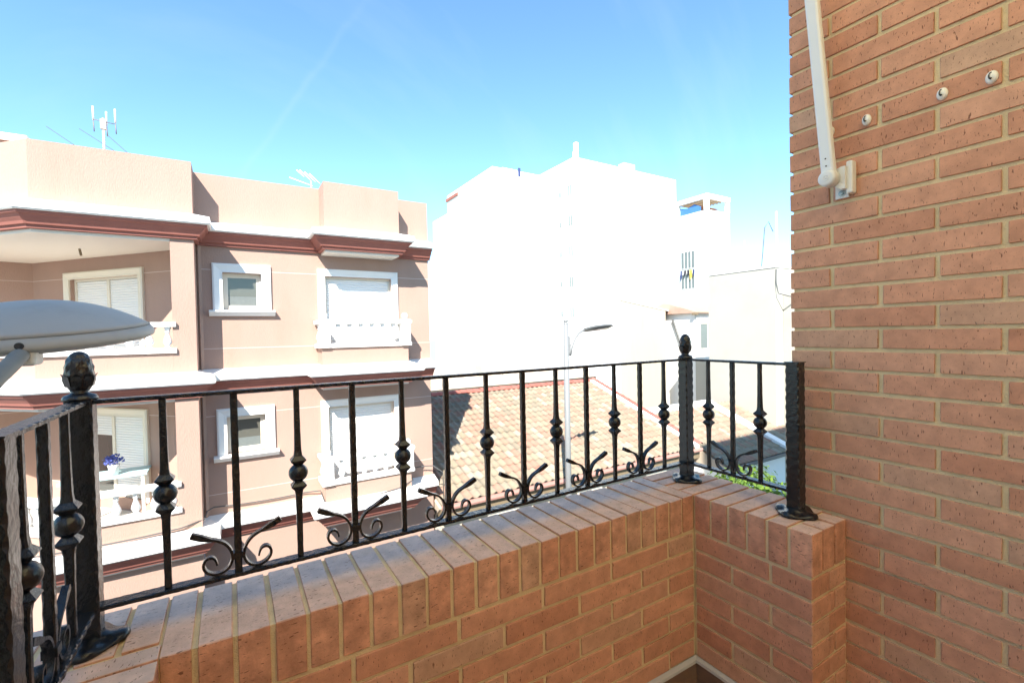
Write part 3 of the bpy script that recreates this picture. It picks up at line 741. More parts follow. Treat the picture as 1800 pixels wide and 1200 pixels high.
# balustrades
def balustrade(path, z0, z1, piers=()):
    root = MB().sweep([(0.05, z1-0.085), (0.06, z1-0.06), (0.06, z1), (-0.14, z1), (-0.14, z1-0.06), (-0.13, z1-0.085)], path).build('balustrade', 'white_paint', pink)
    MB().sweep([(0.05, z0), (0.05, z0+0.075), (0.035, z0+0.09), (-0.115, z0+0.09), (-0.13, z0+0.075), (-0.13, z0)], path).build('bottom_rail', 'white_paint', root)
    hh = z1-0.085-(z0+0.09); b0 = z0+0.09
    prof = [(0.055, 0), (0.055, 0.06), (0.03, 0.075), (0.045, 0.14), (0.072, 0.27), (0.062, 0.40), (0.032, 0.62), (0.028, 0.72), (0.045, 0.78), (0.032, 0.83), (0.055, 0.93), (0.055, 1.0)]
    src = None
    for (a, b) in zip(path, path[1:]):
        a_, b_ = Vector(a), Vector(b); L_ = (b_-a_).length; d_ = (b_-a_)/L_; nn = Vector((d_.y, -d_.x))
        cnt = max(1, int(L_/0.235)); 
        for i in range(cnt):
            p = a_+d_*(L_*(i+0.5)/cnt)-nn*0.04
            if p.x < -4.2: continue
            if src is None:
                src = MB().lathe([(r, z*hh) for r, z in prof], (0, 0, 0), 10).build('baluster', 'white_paint', root); src.location = (p.x, p.y, b0)
            else: copy_part(src, root, (p.x, p.y, b0))
    for (x, y) in piers:
        pr = MB().box(x-0.10, x+0.10, y-0.115, y+0.105, z0+0.004, z1+0.014)
        pr.lathe([(0.035, z1+0.014), (0.03, z1+0.035)]+[(0.072*math.cos(rad(q_)), z1+0.095+0.072*math.sin(rad(q_))) for q_ in range(-60, 90, 15)]+[(0.0005, z1+0.167)], (x, y, 0), 16)
        pr.build('pier', 'white_paint', root)
for k in range(2):
    dz = -FH*k
    balustrade([(-5.2, 12.88), (-2.75, YB), (-0.87, YB)], -0.245+dz, 0.315+dz)
    balustrade([(1.60, YM-0.05), (1.60, YB), (3.52, YB), (3.52, YM-0.05)], -0.245+dz, 0.345+dz, ((1.68, YB+0.04), (3.44, YB+0.04)))
# windows
def frame_ring(mb, x0, x1, z0, z1, wd, y0, y1, bottom=True):
    mb.box(x0, x0+wd, y0, y1, z0, z1); mb.box(x1-wd, x1, y0, y1, z0, z1)
    mb.box(x0+wd, x1-wd, y0, y1, z1-wd, z1)
    if bottom: mb.box(x0+wd, x1-wd, y0, y1, z0, z0+wd)
    return mb
def moulded(x0, x1, z0, z1, wd, y, M=None, bottom=False):
    mb = MB(M)
    prof = [(0, 0.0), (0.045, 0.0), (0.06, 0.03), (0.03, wd*0.75), (0.03, wd), (0, wd)]      # (proud, inward)
    def strip(p, q, inx, inz, m0, m1):
        rings = []
        for (px, pz), (mxx, mzz) in ((p, m0), (q, m1)):
            rings.append([(px+mxx*i, y-o, pz+mzz*i) for o, i in prof])
        mb.loft(rings, smooth=False)
    strip((x0, z0), (x0, z1), 1, 0, (1, 0), (1, -1)); strip((x0, z1), (x1, z1), 0, -1, (1, -1), (-1, -1)); strip((x1, z1), (x1, z0), -1, 0, (-1, -1), (-1, 0))
    return mb
def shutter(x0, x1, z0, z1, y, M=None):
    mb = MB(M); n_ = max(3, int((z1-z0)/0.052)); rings = []
    for i in range(n_):
        a = z1-(z1-z0)*i/n_; b = z1-(z1-z0)*(i+1)/n_; e = (a-b)
        for t, o in ((0.02, 0.0), (0.12, 0.011), (0.5, 0.015), (0.88, 0.011), (0.98, 0.0)):
            rings.append([(x0, y-o, a-e*t), (x1, y-o, a-e*t)])
    return mb.loft(rings, closed=False, caps=False, smooth=False)
for k in range(2):
    dz = -FH*k
    wn = moulded(-0.31, 0.73, 0.555+dz, 1.51+dz, 0.175, YM).build('window', 'white_paint', pink)
    MB().loft([[(x, YM-o, z+dz) for o, z in ((-0.02, 0.575), (0.15, 0.565), (0.15, 0.535), (0.07, 0.45), (-0.02, 0.45))] for x in (-0.375, 0.795)], smooth=False).build('sill', 'white_paint', wn)
    frame_ring(MB(), -0.14, 0.56, 0.58+dz, 1.335+dz, 0.045, YM+0.11, YM+0.18).build('outer_frame', 'frame_cream', wn)
    frame_ring(MB(), -0.095, 0.515, 0.625+dz, 1.29+dz, 0.05, YM+0.125, YM+0.165).build('sash', 'frame_cream', wn)
    MB().box(-0.05, 0.47, YM+0.140, YM+0.146, 0.67+dz, 1.245+dz).build('pane', 'frosted', wn)
    MB().box(-0.05, 0.47, YM+0.136, YM+0.139, 0.67+dz, 0.86+dz).build('net_curtain', 'net_curtain', wn)
    MB().box(-0.14, 0.56, YM+0.20, YM+0.25, 0.58+dz, 1.335+dz).build('backing', 'glass_dark', wn)
    wb = moulded(1.65, 3.45, -0.43+dz, 1.50+dz, 0.155, YM).build('window', 'white_paint', pink)
    frame_ring(MB(), 1.80, 3.30, -0.42+dz, 1.34+dz, 0.05, YM+0.09, YM+0.15).build('outer_frame', 'frame_cream', wb)
    shutter(1.85, 3.25, -0.37+dz, 1.29+dz, YM+0.125).build('roller_shutter', 'shutter_white', wb)
    MB().box(1.81, 3.29, YM+0.15, YM+0.2, -0.42+dz, 1.34+dz).build('backing', 'shutter_white', wb)
# diagonal loggia wall with its two balcony windows
ax = Vector((0.57-3.84, 14.64-11.0, 0)).normalized()       # from the main wall back to the inner corner
Ld = math.hypot(3.27, 3.64)
# local frame: +x along the wall from inner corner to the main wall, -y towards the viewer
xl = -ax; yl_ = Vector((-xl.y, xl.x, 0))
MD = Matrix(((xl.x, yl_.x, 0, -3.84), (xl.y, yl_.y, 0, 14.64), (0, 0, 1, 0), (0, 0, 0, 1)))
def tpos(x): return (x+3.84)/xl.x                             # plan x -> distance along the wall
t0, t1 = tpos(-3.00), tpos(-1.60)
dh = [(t0, t1, -0.42, 1.36), (t0, t1, -0.42-FH, 1.36-FH)]
wall_grid(0, Ld+0.06, -4.0, 2.2, dh, 0, 0.2, MD).build('loggia_wall', 'stucco', pink)
for z in (1.378, 1.378-FH, -0.2, -0.2-FH):
    MB(MD).box(0, t0-0.16, -0.003, 0.01, z-0.006, z+0.006).build('scored_line', 'score_white', pink)
    MB(MD).box(t1+0.1, Ld, -0.003, 0.01, z-0.006, z+0.006).build('scored_line', 'score_white', pink)
for k in range(2):
    dz = -FH*k; mid = (t0+t1)/2
    wd_ = moulded(t0-0.17, t1+0.13, -0.43+dz, 1.50+dz, 0.15, 0, MD).build('window', 'frame_cream', pink)
    fr_ = frame_ring(MB(MD), t0, t1, -0.42+dz, 1.36+dz, 0.055, 0.07, 0.13)
    fr_.box(mid-0.04, mid+0.04, 0.072, 0.128, -0.36+dz, 1.30+dz); fr_.build('outer_frame', 'frame_cream', wd_)
    for s_, (xa, xb) in enumerate(((t0+0.056, mid-0.041), (mid+0.041, t1-0.056))):
        zb = (-0.36 if not (k == 1 and s_ == 0) else 0.88)+dz
        shutter(xa, xb, zb, 1.30+dz, 0.105, MD).build('roller_shutter', 'shutter_white', wd_)
        if k == 1 and s_ == 0:
            MB(MD).box(xa, xb, 0.114, 0.120, -0.36+dz, 0.879+dz).build('pane', 'glass_dark', wd_)
    MB(MD).box(t0+0.01, t1-0.01, 0.15, 0.19, -0.42+dz, 1.36+dz).build('backing', 'glass_dark', wd_)
MB().prism([(-3.84, 14.64), (-7.0, 13.95), (-7.0, 14.2), (-3.84, 14.9)], -4.0, 2.2).build('loggia_wall', 'stucco', pink)
for z in (1.378, 1.378-FH): MB().prism([(-3.84, 14.637), (-7.0, 13.947), (-7.0, 13.955), (-3.84, 14.645)], z-0.006, z+0.006).build('scored_line', 'score_white', pink)
MB().box(-7.0, -0.6, 15.6, 16.2, -4.0, 2.6).build('body', 'stucco', pink)
# ceiling lamp stub in the loggia
MB().tube([(-2.48, 12.0, 1.79), (-2.46, 12.0, 1.66)], 0.02, 8).build('ceiling_hook', 'wood_brown', pink)
# roof deck closing the top
MB().prism([(-0.6, YM+0.1), (4.2, YM+0.1), (4.2, 16.3), (-0.6, 16.3)][::1], 2.55, 2.62).build('roof_deck', 'terracotta', pink)
MB().prism([(-0.7, YB+0.1), (-0.7, 16.2), (-6.9, 16.2), (-6.9, 14.75), (-2.70, YB+0.1)], 2.262, 2.5).build('roof_deck', 'terracotta', pink)

# things around the pink house
cb = MB(); zc3 = -3.50
pts = []
def sag(p, q, n_=8, s_=0.04):
    return [Vector(p).lerp(Vector(q), t/n_)+Vector((0, 0, -s_*4*(t/n_)*(1-t/n_))) for t in range(n_)]
pts += sag((-2.9, 10.35, -3.46), (-0.60, 10.38, -3.44)); pts += sag((-0.54, 10.45, -3.40), (-0.50, 10.93, -3.36), 4, 0); pts += sag((-0.40, 10.95, -3.36), (1.50, 10.95, -3.38)); pts += sag((1.58, 10.90, -3.40), (1.60, 10.37, -3.56), 4, 0)
pts += sag((1.75, 10.37, -3.58), (3.48, 10.38, -3.46)); pts += sag((3.54, 10.45, -3.40), (3.56, 10.93, -3.34), 4, 0); pts += sag((3.7, 10.9, -3.26), (4.36, 10.80, -3.30), 4, -0.03); pts += [Vector((4.42, 10.75, -3.45)), Vector((4.42, 10.72, -4.4))]
cb.tube(pts, 0.014, 6); cb.build('power_cable', 'cable', None, 'dark cable clipped along the lowest white ledge of the pink house', 'cable')
tb = thing('balcony_table', 'pale teal table behind the lower balustrade of the pink house', 'table', (-2.05, 11.75, -3.35))
MB().box(-0.75, 0.55, -0.32, 0.32, 0.72, 0.76).build('table_top', 'teal_top', tb)
for sx in (-0.68, 0.48):
    for sy in (-0.27, 0.27): MB().box(sx-0.025, sx+0.025, sy-0.025, sy+0.025, 0, 0.72).build('leg', 'white_paint', tb)
fp = thing('flower_pot', 'white pot with a blue flowering plant on the teal table', 'plant', (-2.02, 11.60, -2.588))
MB().lathe([(0.0005, 0), (0.07, 0), (0.09, 0.16), (0.10, 0.20), (0.085, 0.20), (0.08, 0.17), (0.0005, 0.17)], (0, 0, 0), 16).build('pot', 'flower_white', fp)
m = MB(); rng = random.Random(3)
for i in range(170):
    a = rng.uniform(0, 6.28); e = rng.uniform(-0.1, 1.4); r = 0.18*rng.uniform(0.5, 1.0)
    c_ = Vector((r*math.cos(a)*math.cos(e), r*math.sin(a)*math.cos(e), 0.24+r*math.sin(e)*0.9))
    u = Vector((rng.uniform(-1, 1), rng.uniform(-1, 1), rng.uniform(-1, 1))).normalized(); v_ = u.orthogonal().normalized()
    s_ = 0.020
    m.face([m.pt(c_+u*s_), m.pt(c_+v_*s_), m.pt(c_-u*s_), m.pt(c_-v_*s_)])
m.build('flowers', 'flower_blue', fp)

# rooftop antennas
an1 = thing('rooftop_antenna', 'pole antenna with vertical white rods on the pink house roof', 'antenna', (-2.23, 13.0, 2.3))
MB().tube([(0, 0, 0.2), (0, 0, 2.45)], 0.024, 8).build('mast', 'antenna', an1)
MB().box(-0.045, 0.045, -0.045, 0.045, 2.22, 2.42).build('clamp', 'antenna', an1)
for x, y in ((-0.165, 0.02), (0.205, -0.03), (0.02, 0.20)):
    MB().tube([(x, y, 2.38), (x, y, 2.68)], 0.017, 6).build('rod', 'white_paint', an1)
    MB().tube([(x, y, 2.36), (x+0.01, y, 2.15)], 0.010, 6).build('rod', 'antenna_dark', an1)
MB().tube([(-0.17, 0, 2.40), (0.21, -0.02, 2.36)], 0.008, 6).build('cross_bar', 'antenna_dark', an1)
MB().tube([(0.02, 0.2, 2.38), (0.0, 0, 2.38)], 0.008, 6).build('cross_bar', 'antenna_dark', an1)
def wire(a, b, lb):
    MB().tube([a, b], 0.006, 5).build('guy_wire', 'cable', None, lb, 'wire')
wire((-3.10, 12.9, 4.36), (-2.0, 12.5, 3.5), 'thin wire farthest left above the pink house parapet')
wire((-2.62, 13.0, 4.45), (-1.62, 12.6, 3.72), 'thin wire running down just left of the pole antenna')
wire((-2.18, 13.0, 4.42), (-1.40, 12.4, 3.55), 'thin wire running down right of the pole antenna')
an2 = thing('rooftop_antenna', 'tilted comb-like television antenna behind the pink house parapet', 'antenna', (1.95, 14.0, 2.6))
MB().tube([(0.06, 0, 0), (0.06, 0, 1.75)], 0.02, 6).build('mast', 'antenna', an2)
MB().tube([(-0.48, 0.1, 1.80), (0.10, 0, 1.62)], 0.014, 6).build('boom', 'white_paint', an2)
for i in range(4):
    c_ = Vector((-0.30+0.12*i, 0.06-0.02*i, 1.76-0.036*i)); d_ = Vector((0.13, -0.06, -0.14))*(1.0 if i else 0.7)
    MB().tube([c_-d_+Vector((0.1, 0, 0.18)), c_+d_+Vector((0.1, 0, 0.18))], 0.013, 5).build('element', 'white_paint', an2)
sc_ = thing('roof_structure', 'pale flat roof edge rising behind the pink house parapet at far left', 'roof', (-4.6, 15.5, 2.5))
MB().box(-1.2, 0.45, 0, 1.2, 0, 2.25).build('wall', 'stucco', sc_)
MB().box(-1.3, 0.55, -0.08, 1.3, 2.25, 2.42).build('roof_slab', 'white_paint', sc_)

# ------------------------------------------------------------------ tiled houses
PAL = [(0.27, 0.215, 0.15), (0.245, 0.20, 0.14), (0.285, 0.225, 0.16), (0.30, 0.185, 0.13), (0.255, 0.21, 0.155), (0.31, 0.175, 0.125), (0.32, 0.265, 0.20), (0.215, 0.18, 0.13)]
def tile_geom(w_, l_):
    """Curved interlocking clay tile: flat pan rising into a roll; x across, y up the slope."""
    prof = [(-0.5, 0.012), (-0.46, 0.004), (-0.12, 0.0), (0.0, 0.010), (0.10, 0.040), (0.22, 0.056), (0.34, 0.050), (0.46, 0.020), (0.52, 0.016)]
    V = []; Fc = []
    for yy, zz in ((0.0, 0.030), (l_*1.10, 0.0)):
        for x, z in prof: V.append((x*w_, yy, z+zz))
    for x, z in prof: V.append((x*w_, 0.0, z+0.030-0.017))
    n_ = len(prof)
    for i in range(n_-1):
        Fc.append((i, i+1, n_+i+1, n_+i)); Fc.append((2*n_+i, 2*n_+i+1, i+1, i))
    return V, Fc
def tint_mesh(me, cols):
    at = me.color_attributes.new('tint', 'FLOAT_COLOR', 'FACE' if False else 'CORNER')
    i = 0
    for p in me.polygons:
        for _ in p.loop_indices:
            at.data[i].color = (*cols[p.index], 1); i += 1
def tiled_roof(parent, x0, x1, ye, ze, yr, zr, near_limit, w_=0.235, l_=0.355, seed=1):
    """Slope facing the viewer from the eave (ye, ze) up to the ridge (yr, zr); tiles laid one by one."""
    rng = random.Random(seed); ln = math.hypot(yr-ye, zr-ze); th = math.atan2(zr-ze, yr-ye)
    rows = int(ln/l_+0.6); l_ = ln/rows; cols = int(round((x1-x0)/w_)); w2 = (x1-x0)/cols
    V, Fc = tile_geom(w2, l_)
    protos = []
    for c_ in PAL:
        me = bpy.data.meshes.new('roof_tile'); me.from_pydata(V, [], Fc); me.materials.append(MATS['tile_clay'])
        me.polygons.foreach_set('use_smooth', [True]*len(Fc)); tint_mesh(me, [c_]*len(Fc)); protos.append(me)
    bulk = MB(); bc = []; cnt = 0
    for r in range(rows):
        for q in range(cols):
            ci = rng.choice((0, 0, 1, 1, 2, 4, 4, 6, 7, 3, 5)) if rng.random() < 0.82 else rng.choice((3, 5, 6))
            pos = Vector((x0+w2*(q+0.5)+rng.uniform(-0.006, 0.006), ye+math.cos(th)*l_*r, ze+math.sin(th)*l_*r))
            R_ = Matrix.Rotation(th+rng.uniform(-0.012, 0.012), 4, 'X') @ Matrix.Rotation(rng.uniform(-0.02, 0.02), 4, 'Z')
            if cnt < near_limit:
                o = bpy.data.objects.new('roof_tile', protos[ci]); C.objects.link(o); o.parent = parent
                o.location = pos; o.rotation_euler = R_.to_euler(); cnt += 1
            else:
                base = len(bulk.v); M_ = Matrix.Translation(pos) @ R_
                for v_ in V: bulk.v.append(tuple(M_ @ Vector(v_)))
                for f_ in Fc: bulk.f.append(tuple(i+base for i in f_)); bulk.sm.append(True); bc.append(PAL[ci])
    if bulk.f:
        me = bpy.data.meshes.new('far_roof_tiles'); me.from_pydata(bulk.v, [], bulk.f); me.materials.append(MATS['tile_clay'])
        me.polygons.foreach_set('use_smooth', bulk.sm); tint_mesh(me, bc)
        o = bpy.data.objects.new('roof_tiles', me); C.objects.link(o); o.parent = parent; o['kind'] = 'stuff'
hA = thing('tiled_house', 'low house with a weathered clay tile roof and red ridge beside the pink house', 'house')
EY, EZ, RY, RZ = 10.72, -4.24, 16.5, -2.30
XA0, XA1 = 4.30, 14.42
MB().box(XA0, XA1-0.02, 11.05, 21.0, GB, -4.62).build('wall', 'wall_beige', hA)
s_ = (RZ-EZ)/(RY-EY)
rf = MB()
rf.loft([[(x, EY+0.05, EZ-0.10), (x, RY, RZ-0.10), (x, RY+5.0, EZ-0.3), (x, RY+5.0, EZ-0.45), (x, EY+0.35, EZ-0.42), (x, EY+0.05, EZ-0.14)] for x in (XA0, XA1)], smooth=False)
roofA = rf.build('roof', 'tile_pale', hA)
tiled_roof(roofA, XA0+0.02, XA1-0.32, EY, EZ-0.045, RY, RZ-0.045, 300, seed=5)
# back slope hint, ridge tiles one by one
rt_src = None; nr = 34
for i in range(nr):
    x = XA0+(XA1-XA0-0.1)*i/nr
    if rt_src is None:
        m = MB(); rings = []
        for xx, rr in ((0.0, 0.15), (0.33, 0.13)):
            rings.append([(xx, rr*math.cos(a), rr*math.sin(a)*0.85) for a in [math.pi*k/8 for k in range(9)]])
        m.loft(rings, closed=False, caps=False); rt_src = m.build('ridge_tile', 'tile_red', roofA); rt_src.location = (x, RY, RZ-0.02)
    else: copy_part(rt_src, roofA, (x, RY, RZ-0.02+random.uniform(-0.008, 0.008)))
MB().loft([[(XA1-0.31+dx, yy, zz+0.06+dz2) for dx, dz2 in ((0, -0.1), (0, 0.02), (0.20, 0.02), (0.20, -0.1))] for yy, zz in ((EY, EZ), (RY, RZ))], smooth=False).build('verge_strip', 'white_paint', roofA)
vg = None
for i in range(18):
    t = i/18.0; p = (XA1-0.02, EY+(RY-EY)*t, EZ+(RZ-EZ)*t+0.05)
    if vg is None:
        m = MB(); rings = []
        for yy, rr in ((0.0, 0.125), (0.36, 0.105)):
            rings.append([(rr*math.cos(a), yy, rr*math.sin(a)*0.8) for a in [math.pi*k/6 for k in range(7)]])
        m.loft(rings, closed=False, caps=False); vg = m.build('verge_tile', 'tile_red', roofA); vg.location = p; vg.rotation_euler = (math.atan(s_), 0, 0)
    else: copy_part(vg, roofA, p, (math.atan(s_), 0, 0))
MB().loft([[(x, EY-0.02+oy, EZ-0.075+oz) for oy, oz in ((0.02, 0.035), (0.0, 0.03), (-0.085, 0.03), (-0.095, -0.02), (-0.075, -0.075), (0.02, -0.08))] for x in (XA0+0.05, XA1-0.05)], smooth=False).build('gutter', 'gutter', hA)
MB().box(XA0+0.05, XA1-0.05, EY+0.03, 11.05, EZ-0.42, EZ-0.16).build('eave_board', 'wood_brown', hA)
for x in (6.3, 9.4, 12.4):
    m = frame_ring(MB(), x-0.5, x+0.5, -6.0, -4.9, 0.07, 11.0, 11.06); wn = m.build('window', 'frame_cream', hA)
    MB().box(x-0.43, x+0.43, 11.02, 11.045, -5.93, -4.97).build('pane', 'glass_dark', wn)

hB = thing('tiled_house', 'small tiled house with a white verge seen through the short end of the railing', 'house')
BX0, BX1, BEY, BEZ, BRY, BRZ = 14.6, 18.7, 9.75, -4.78, 13.3, -3.42
MB().box(BX0+0.02, BX1-0.02, BEY+0.3, 16.5, GB, BEZ-0.10).build('wall', 'white_paint', hB)
rf = MB().loft([[(x, BEY+0.05, BEZ-0.10), (x, BRY, BRZ-0.10), (x, BRY+3, BEZ-0.3), (x, BRY+3, BEZ-0.5), (x, BEY+0.05, BEZ-0.16)] for x in (BX0, BX1)], smooth=False)
roofB = rf.build('roof', 'tile_pale', hB)
tiled_roof(roofB, BX0, BX1-0.35, BEY, BEZ-0.05, BRY, BRZ-0.05, 200, w_=0.24, l_=0.36, seed=9)
MB().loft([[(BX1-0.34+dx, yy, zz+0.05+dz2) for dx, dz2 in ((0, -0.3), (0, 0.06), (0.36, 0.06), (0.36, -0.3))] for yy, zz in ((BEY, BEZ), (BRY, BRZ))], smooth=False).build('verge_strip', 'white_paint', roofB)
MB().box(BX0-0.1, BX1, BRY-0.05, BRY+0.25, BRZ-0.4, BRZ+0.16).build('ridge_strip', 'white_paint', roofB)
MB().box(BX0, BX1, BEY-0.09, BEY+0.02, BEZ-0.16, BEZ-0.05).build('gutter', 'steel_grey', hB)
hC = thing('tiled_house', 'reddish tiled roof behind a white verge, left of the brick side wall', 'house')
MB().box(18.75, 25, 10.1, 14.6, GB, -5.0).build('wall', 'wall_cream', hC)
rf = MB().loft([[(x, 9.80, -4.88), (x, 13.3, -3.52), (x, 13.3, -3.9), (x, 9.80, -5.1)] for x in (18.72, 25)], smooth=False); roofC = rf.build('roof', 'tile_pale', hC)
tiled_roof(roofC, 18.73, 25, 9.75, -4.83, 13.3, -3.47, 120, w_=0.25, l_=0.36, seed=12)
hD = thing('tiled_house', 'pale roofed low house just behind the red ridge', 'house')
MB().box(5.0, 19.0, 21.5, 27, GZ, -2.75).build('wall', 'wall_cream', hD)
MB().loft([[(x, 21.3, -2.75), (x, 24.3, -1.95), (x, 27.2, -2.75), (x, 24.3, -2.9)] for x in (4.9, 19.2)], smooth=False).build('roof', 'tile_pale', hD)
MB().box(11.6, 12.9, 22.4, 23.2, -2.5, -1.75).build('chimney', 'tile_pale', hD)

# ------------------------------------------------------------------ blank walls and houses to the right
hE = thing('blank_walled_house', 'tall blank cream wall beside the brick side wall, with a cable across it', 'building')
MB().box(20.0, 27.5, 11.10, 14.35, GB, 2.57).build('wall', 'wall_cream', hE)
MB().box(20.6, 27.5, 9.6, 11.09, GB, 1.45).build('side_wing', 'wall_cream', hE)
MB().box(19.97, 27.5, 11.07, 14.38, 2.575, 2.68).build('coping', 'white_band', hE)
MB().tube([(20.02, 11.06, 2.5), (19.99, 11.05, 1.9), (19.97, 10.95, 1.45), (20.2, 10.6, 1.3), (20.55, 10.2, 1.38), (20.58, 9.7, 1.42)], 0.03, 6).build('cable', 'steel_grey', hE)
hF = thing('gabled_house', 'beige house with a sloping roof edge left of the far newel post', 'building')
m = MB(); a = [m.pt(p) for p in ((19.6, 20, GZ), (23.55, 20, GZ), (23.55, 20, 1.19), (19.6, 20, 1.77))]; b = [m.pt(p) for p in ((25.6, 25.5, GZ), (29.6, 25.5, GZ), (29.6, 25.5, 1.19), (25.6, 25.5, 1.77))]
m.face(a); m.face(b[::-1])
for i in range(4): m.face((a[i], b[i], b[(i+1) % 4], a[(i+1) % 4]))
m.build('wall', 'wall_beige', hF)
m = MB(); a = [m.pt(p) for p in ((19.55, 19.97, 1.80), (23.8, 19.97, 1.17), (30.0, 25.6, 1.15), (25.5, 25.6, 1.82))]; b = [m.pt(p) for p in ((19.55, 19.97, 1.87), (23.8, 19.97, 1.24), (30.0, 25.6, 1.22), (25.5, 25.6, 1.89))]
m.face(a[::-1]); m.face(b)
for i in range(4): m.face((a[i], a[(i+1) % 4], b[(i+1) % 4], b[i]))
m.build('roof', 'white_band', hF)
hG = thing('white_house', 'narrow white house with a terracotta roof and windows right of the far finial', 'building')
MB().box(24.3, 33.0, 18.4, 22.0, GZ, 1.05).build('wall', 'white_paint', hG)
MB().loft([[(x, 18.15, 1.05), (x, 20.6, 1.72), (x, 22.6, 1.1), (x, 22.6, 0.98), (x, 18.15, 0.98)] for x in (24.05, 33)], smooth=False).build('roof', 'tile_rose', hG)
MB().box(24.0, 24.3, 18.15, 18.4, 0.86, 0.99).build('eave_beam', 'wood_brown', hG)
MB().tube([(24.22, 20.0, 0.6), (24.22, 19.6, -0.4), (24.22, 19.2, -1.6), (24.2, 18.9, -2.4)], 0.07, 6).build('drain_pipe', 'steel_grey', hG)
MB().box(24.31, 27.6, 17.7, 18.39, GZ, -1.95).build('porch', 'wall_cream', hG)
MB().box(24.31, 27.6, 17.3, 17.69, -2.2, -1.96).build('balcony_slab', 'white_band', hG)
for (xa, xb, za, zb) in ((24.7, 26.3, -1.30, 0.40), (24.7, 26.3, -4.4, -2.6)):
    yy = 18.36 if zb > 0 else 17.66
    wn = frame_ring(MB(), xa, xb, za, zb, 0.09, yy, yy+0.07).build('window', 'frame_cream', hG)
    MB().box(xa+0.09, xb-0.09, yy+0.02, yy+0.05, za+0.09, zb-0.09).build('pane', 'window_grey', wn)
    MB().box((xa+xb)/2-0.05, (xa+xb)/2+0.05, yy+0.005, yy+0.06, za+0.09, zb-0.09).build('mullion', 'frame_cream', wn)

# ------------------------------------------------------------------ white tower blocks
tA = thing('white_tower_block', 'huge blank white tower block with a stepped roofline behind the low tiled house', 'building')
MB().box(21.24, 28.4, 38, 48.6, GZ, 15.6).build('wall', 'tower_white', tA)
MB().box(21.2, 28.4, 48.6, 52.9, GZ, 13.6).build('rear_wing', 'tower_white', tA)
MB().box(23.5, 25.2, 40, 42, 15.6, 16.5).build('roof_hut', 'tower_white', tA)
MB().box(21.1, 21.24, 45.6, 48.7, 14.9, 15.2).build('roof_edge', 'red_moulding', tA)
MB().box(24.1, 24.35, 37.95, 38, 15.1, 15.9).build('vent', 'cloth_blue', tA)
wn = MB().box(22.4, 23.3, 37.93, 37.99, 13.9, 14.9); wn.build('shutter', 'shutter_white', tA)
tB = thing('white_tower_block', 'taller white tower block with a column of small windows and a chimney', 'building')
MB().box(28.2, 42.6, 34.5, 50, GZ, 16.55).build('wall', 'tower_white', tB)
for k in range(5):
    z = 13.0-2.93*k
    wn = MB().box(28.13, 28.19, 34.75, 35.45, z, z+1.15).build('window', 'white_paint', tB)
    MB().box(28.10, 28.128, 34.82, 35.05, z+0.1, z+1.05).build('pane', 'window_grey', wn)
    MB().box(28.10, 28.128, 35.15, 35.38, z+0.1, z+1.05).build('pane', 'window_grey', wn)
    MB().box(28.14, 28.19, 36.6, 36.9, z+0.25, z+0.75).build('vent', 'window_grey', tB)
MB().box(28.5, 28.85, 34.6, 34.95, 16.55, 18.05).build('chimney', 'tower_white', tB)
MB().box(28.24, 28.48, 34.55, 34.75, 16.55, 17.1).build('chimney', 'tower_white', tB)
MB().box(35.0, 36.6, 34.8, 35.6, 16.55, 17.3).build('roof_hut', 'wall_cream', tB)
tC = thing('white_tower_block', 'white block topped by a timber pergola, between the taller tower and the brick wall', 'building')
MB().box(50.1, 54.6, 36, 44, GZ, 14.6).build('wall', 'tower_white', tC)
pg = MB().box(50.0, 50.5, 35.95, 36.4, 14.6, 16.5).build('pergola_post', 'tower_white', tC)
MB().box(54.15, 54.6, 35.95, 36.4, 14.6, 16.2).build('pergola_post', 'tower_white', tC)
MB().box(50.0, 50.5, 40.2, 40.6, 14.6, 16.2).build('pergola_post', 'tower_white', tC)
MB().box(49.95, 54.65, 35.9, 36.3, 16.0, 16.55).build('pergola_beam', 'tower_white', tC)
MB().box(49.95, 50.4, 36.3, 41.0, 16.0, 16.55).build('pergola_beam', 'tower_white', tC)
for i in range(9): MB().box(50.41, 54.6, 36.6+0.5*i, 36.78+0.5*i, 16.2, 16.4).build('pergola_slat', 'wood_brown', tC)
MB().box(50.6, 54.4, 37.5, 41.2, 15.4, 15.48).build('pergola_blind', 'terracotta', tC)
for zz in (10.0, 5.1):
    wn = MB().box(50.02, 50.08, 37.75, 39.9, zz-2.3 if zz > 9 else zz, zz if zz > 9 else zz+2.0).build('window', 'white_paint', tC)
    for i in range(4):
        y0_ = 37.85+0.52*i
        MB().box(49.98, 50.018, y0_, y0_+0.36, (zz-2.2) if zz > 9 else zz+0.1, (zz-0.15) if zz > 9 else zz+1.85).build('pane', 'window_grey', wn)
bt = MB(); rings = [[(50.3, y, z0_), (50.32, y, z1_)] for y, z0_, z1_ in ((37.0, 14.6, 15.2), (38.0, 14.6, 15.7), (39.0, 14.62, 15.4), (40.1, 14.6, 15.6))]
bt.loft(rings, closed=False, caps=False); bt.build('blue_tarpaulin', 'blue_plastic', None, 'blue tarpaulin sheet hung under the timber pergola', 'tarpaulin')
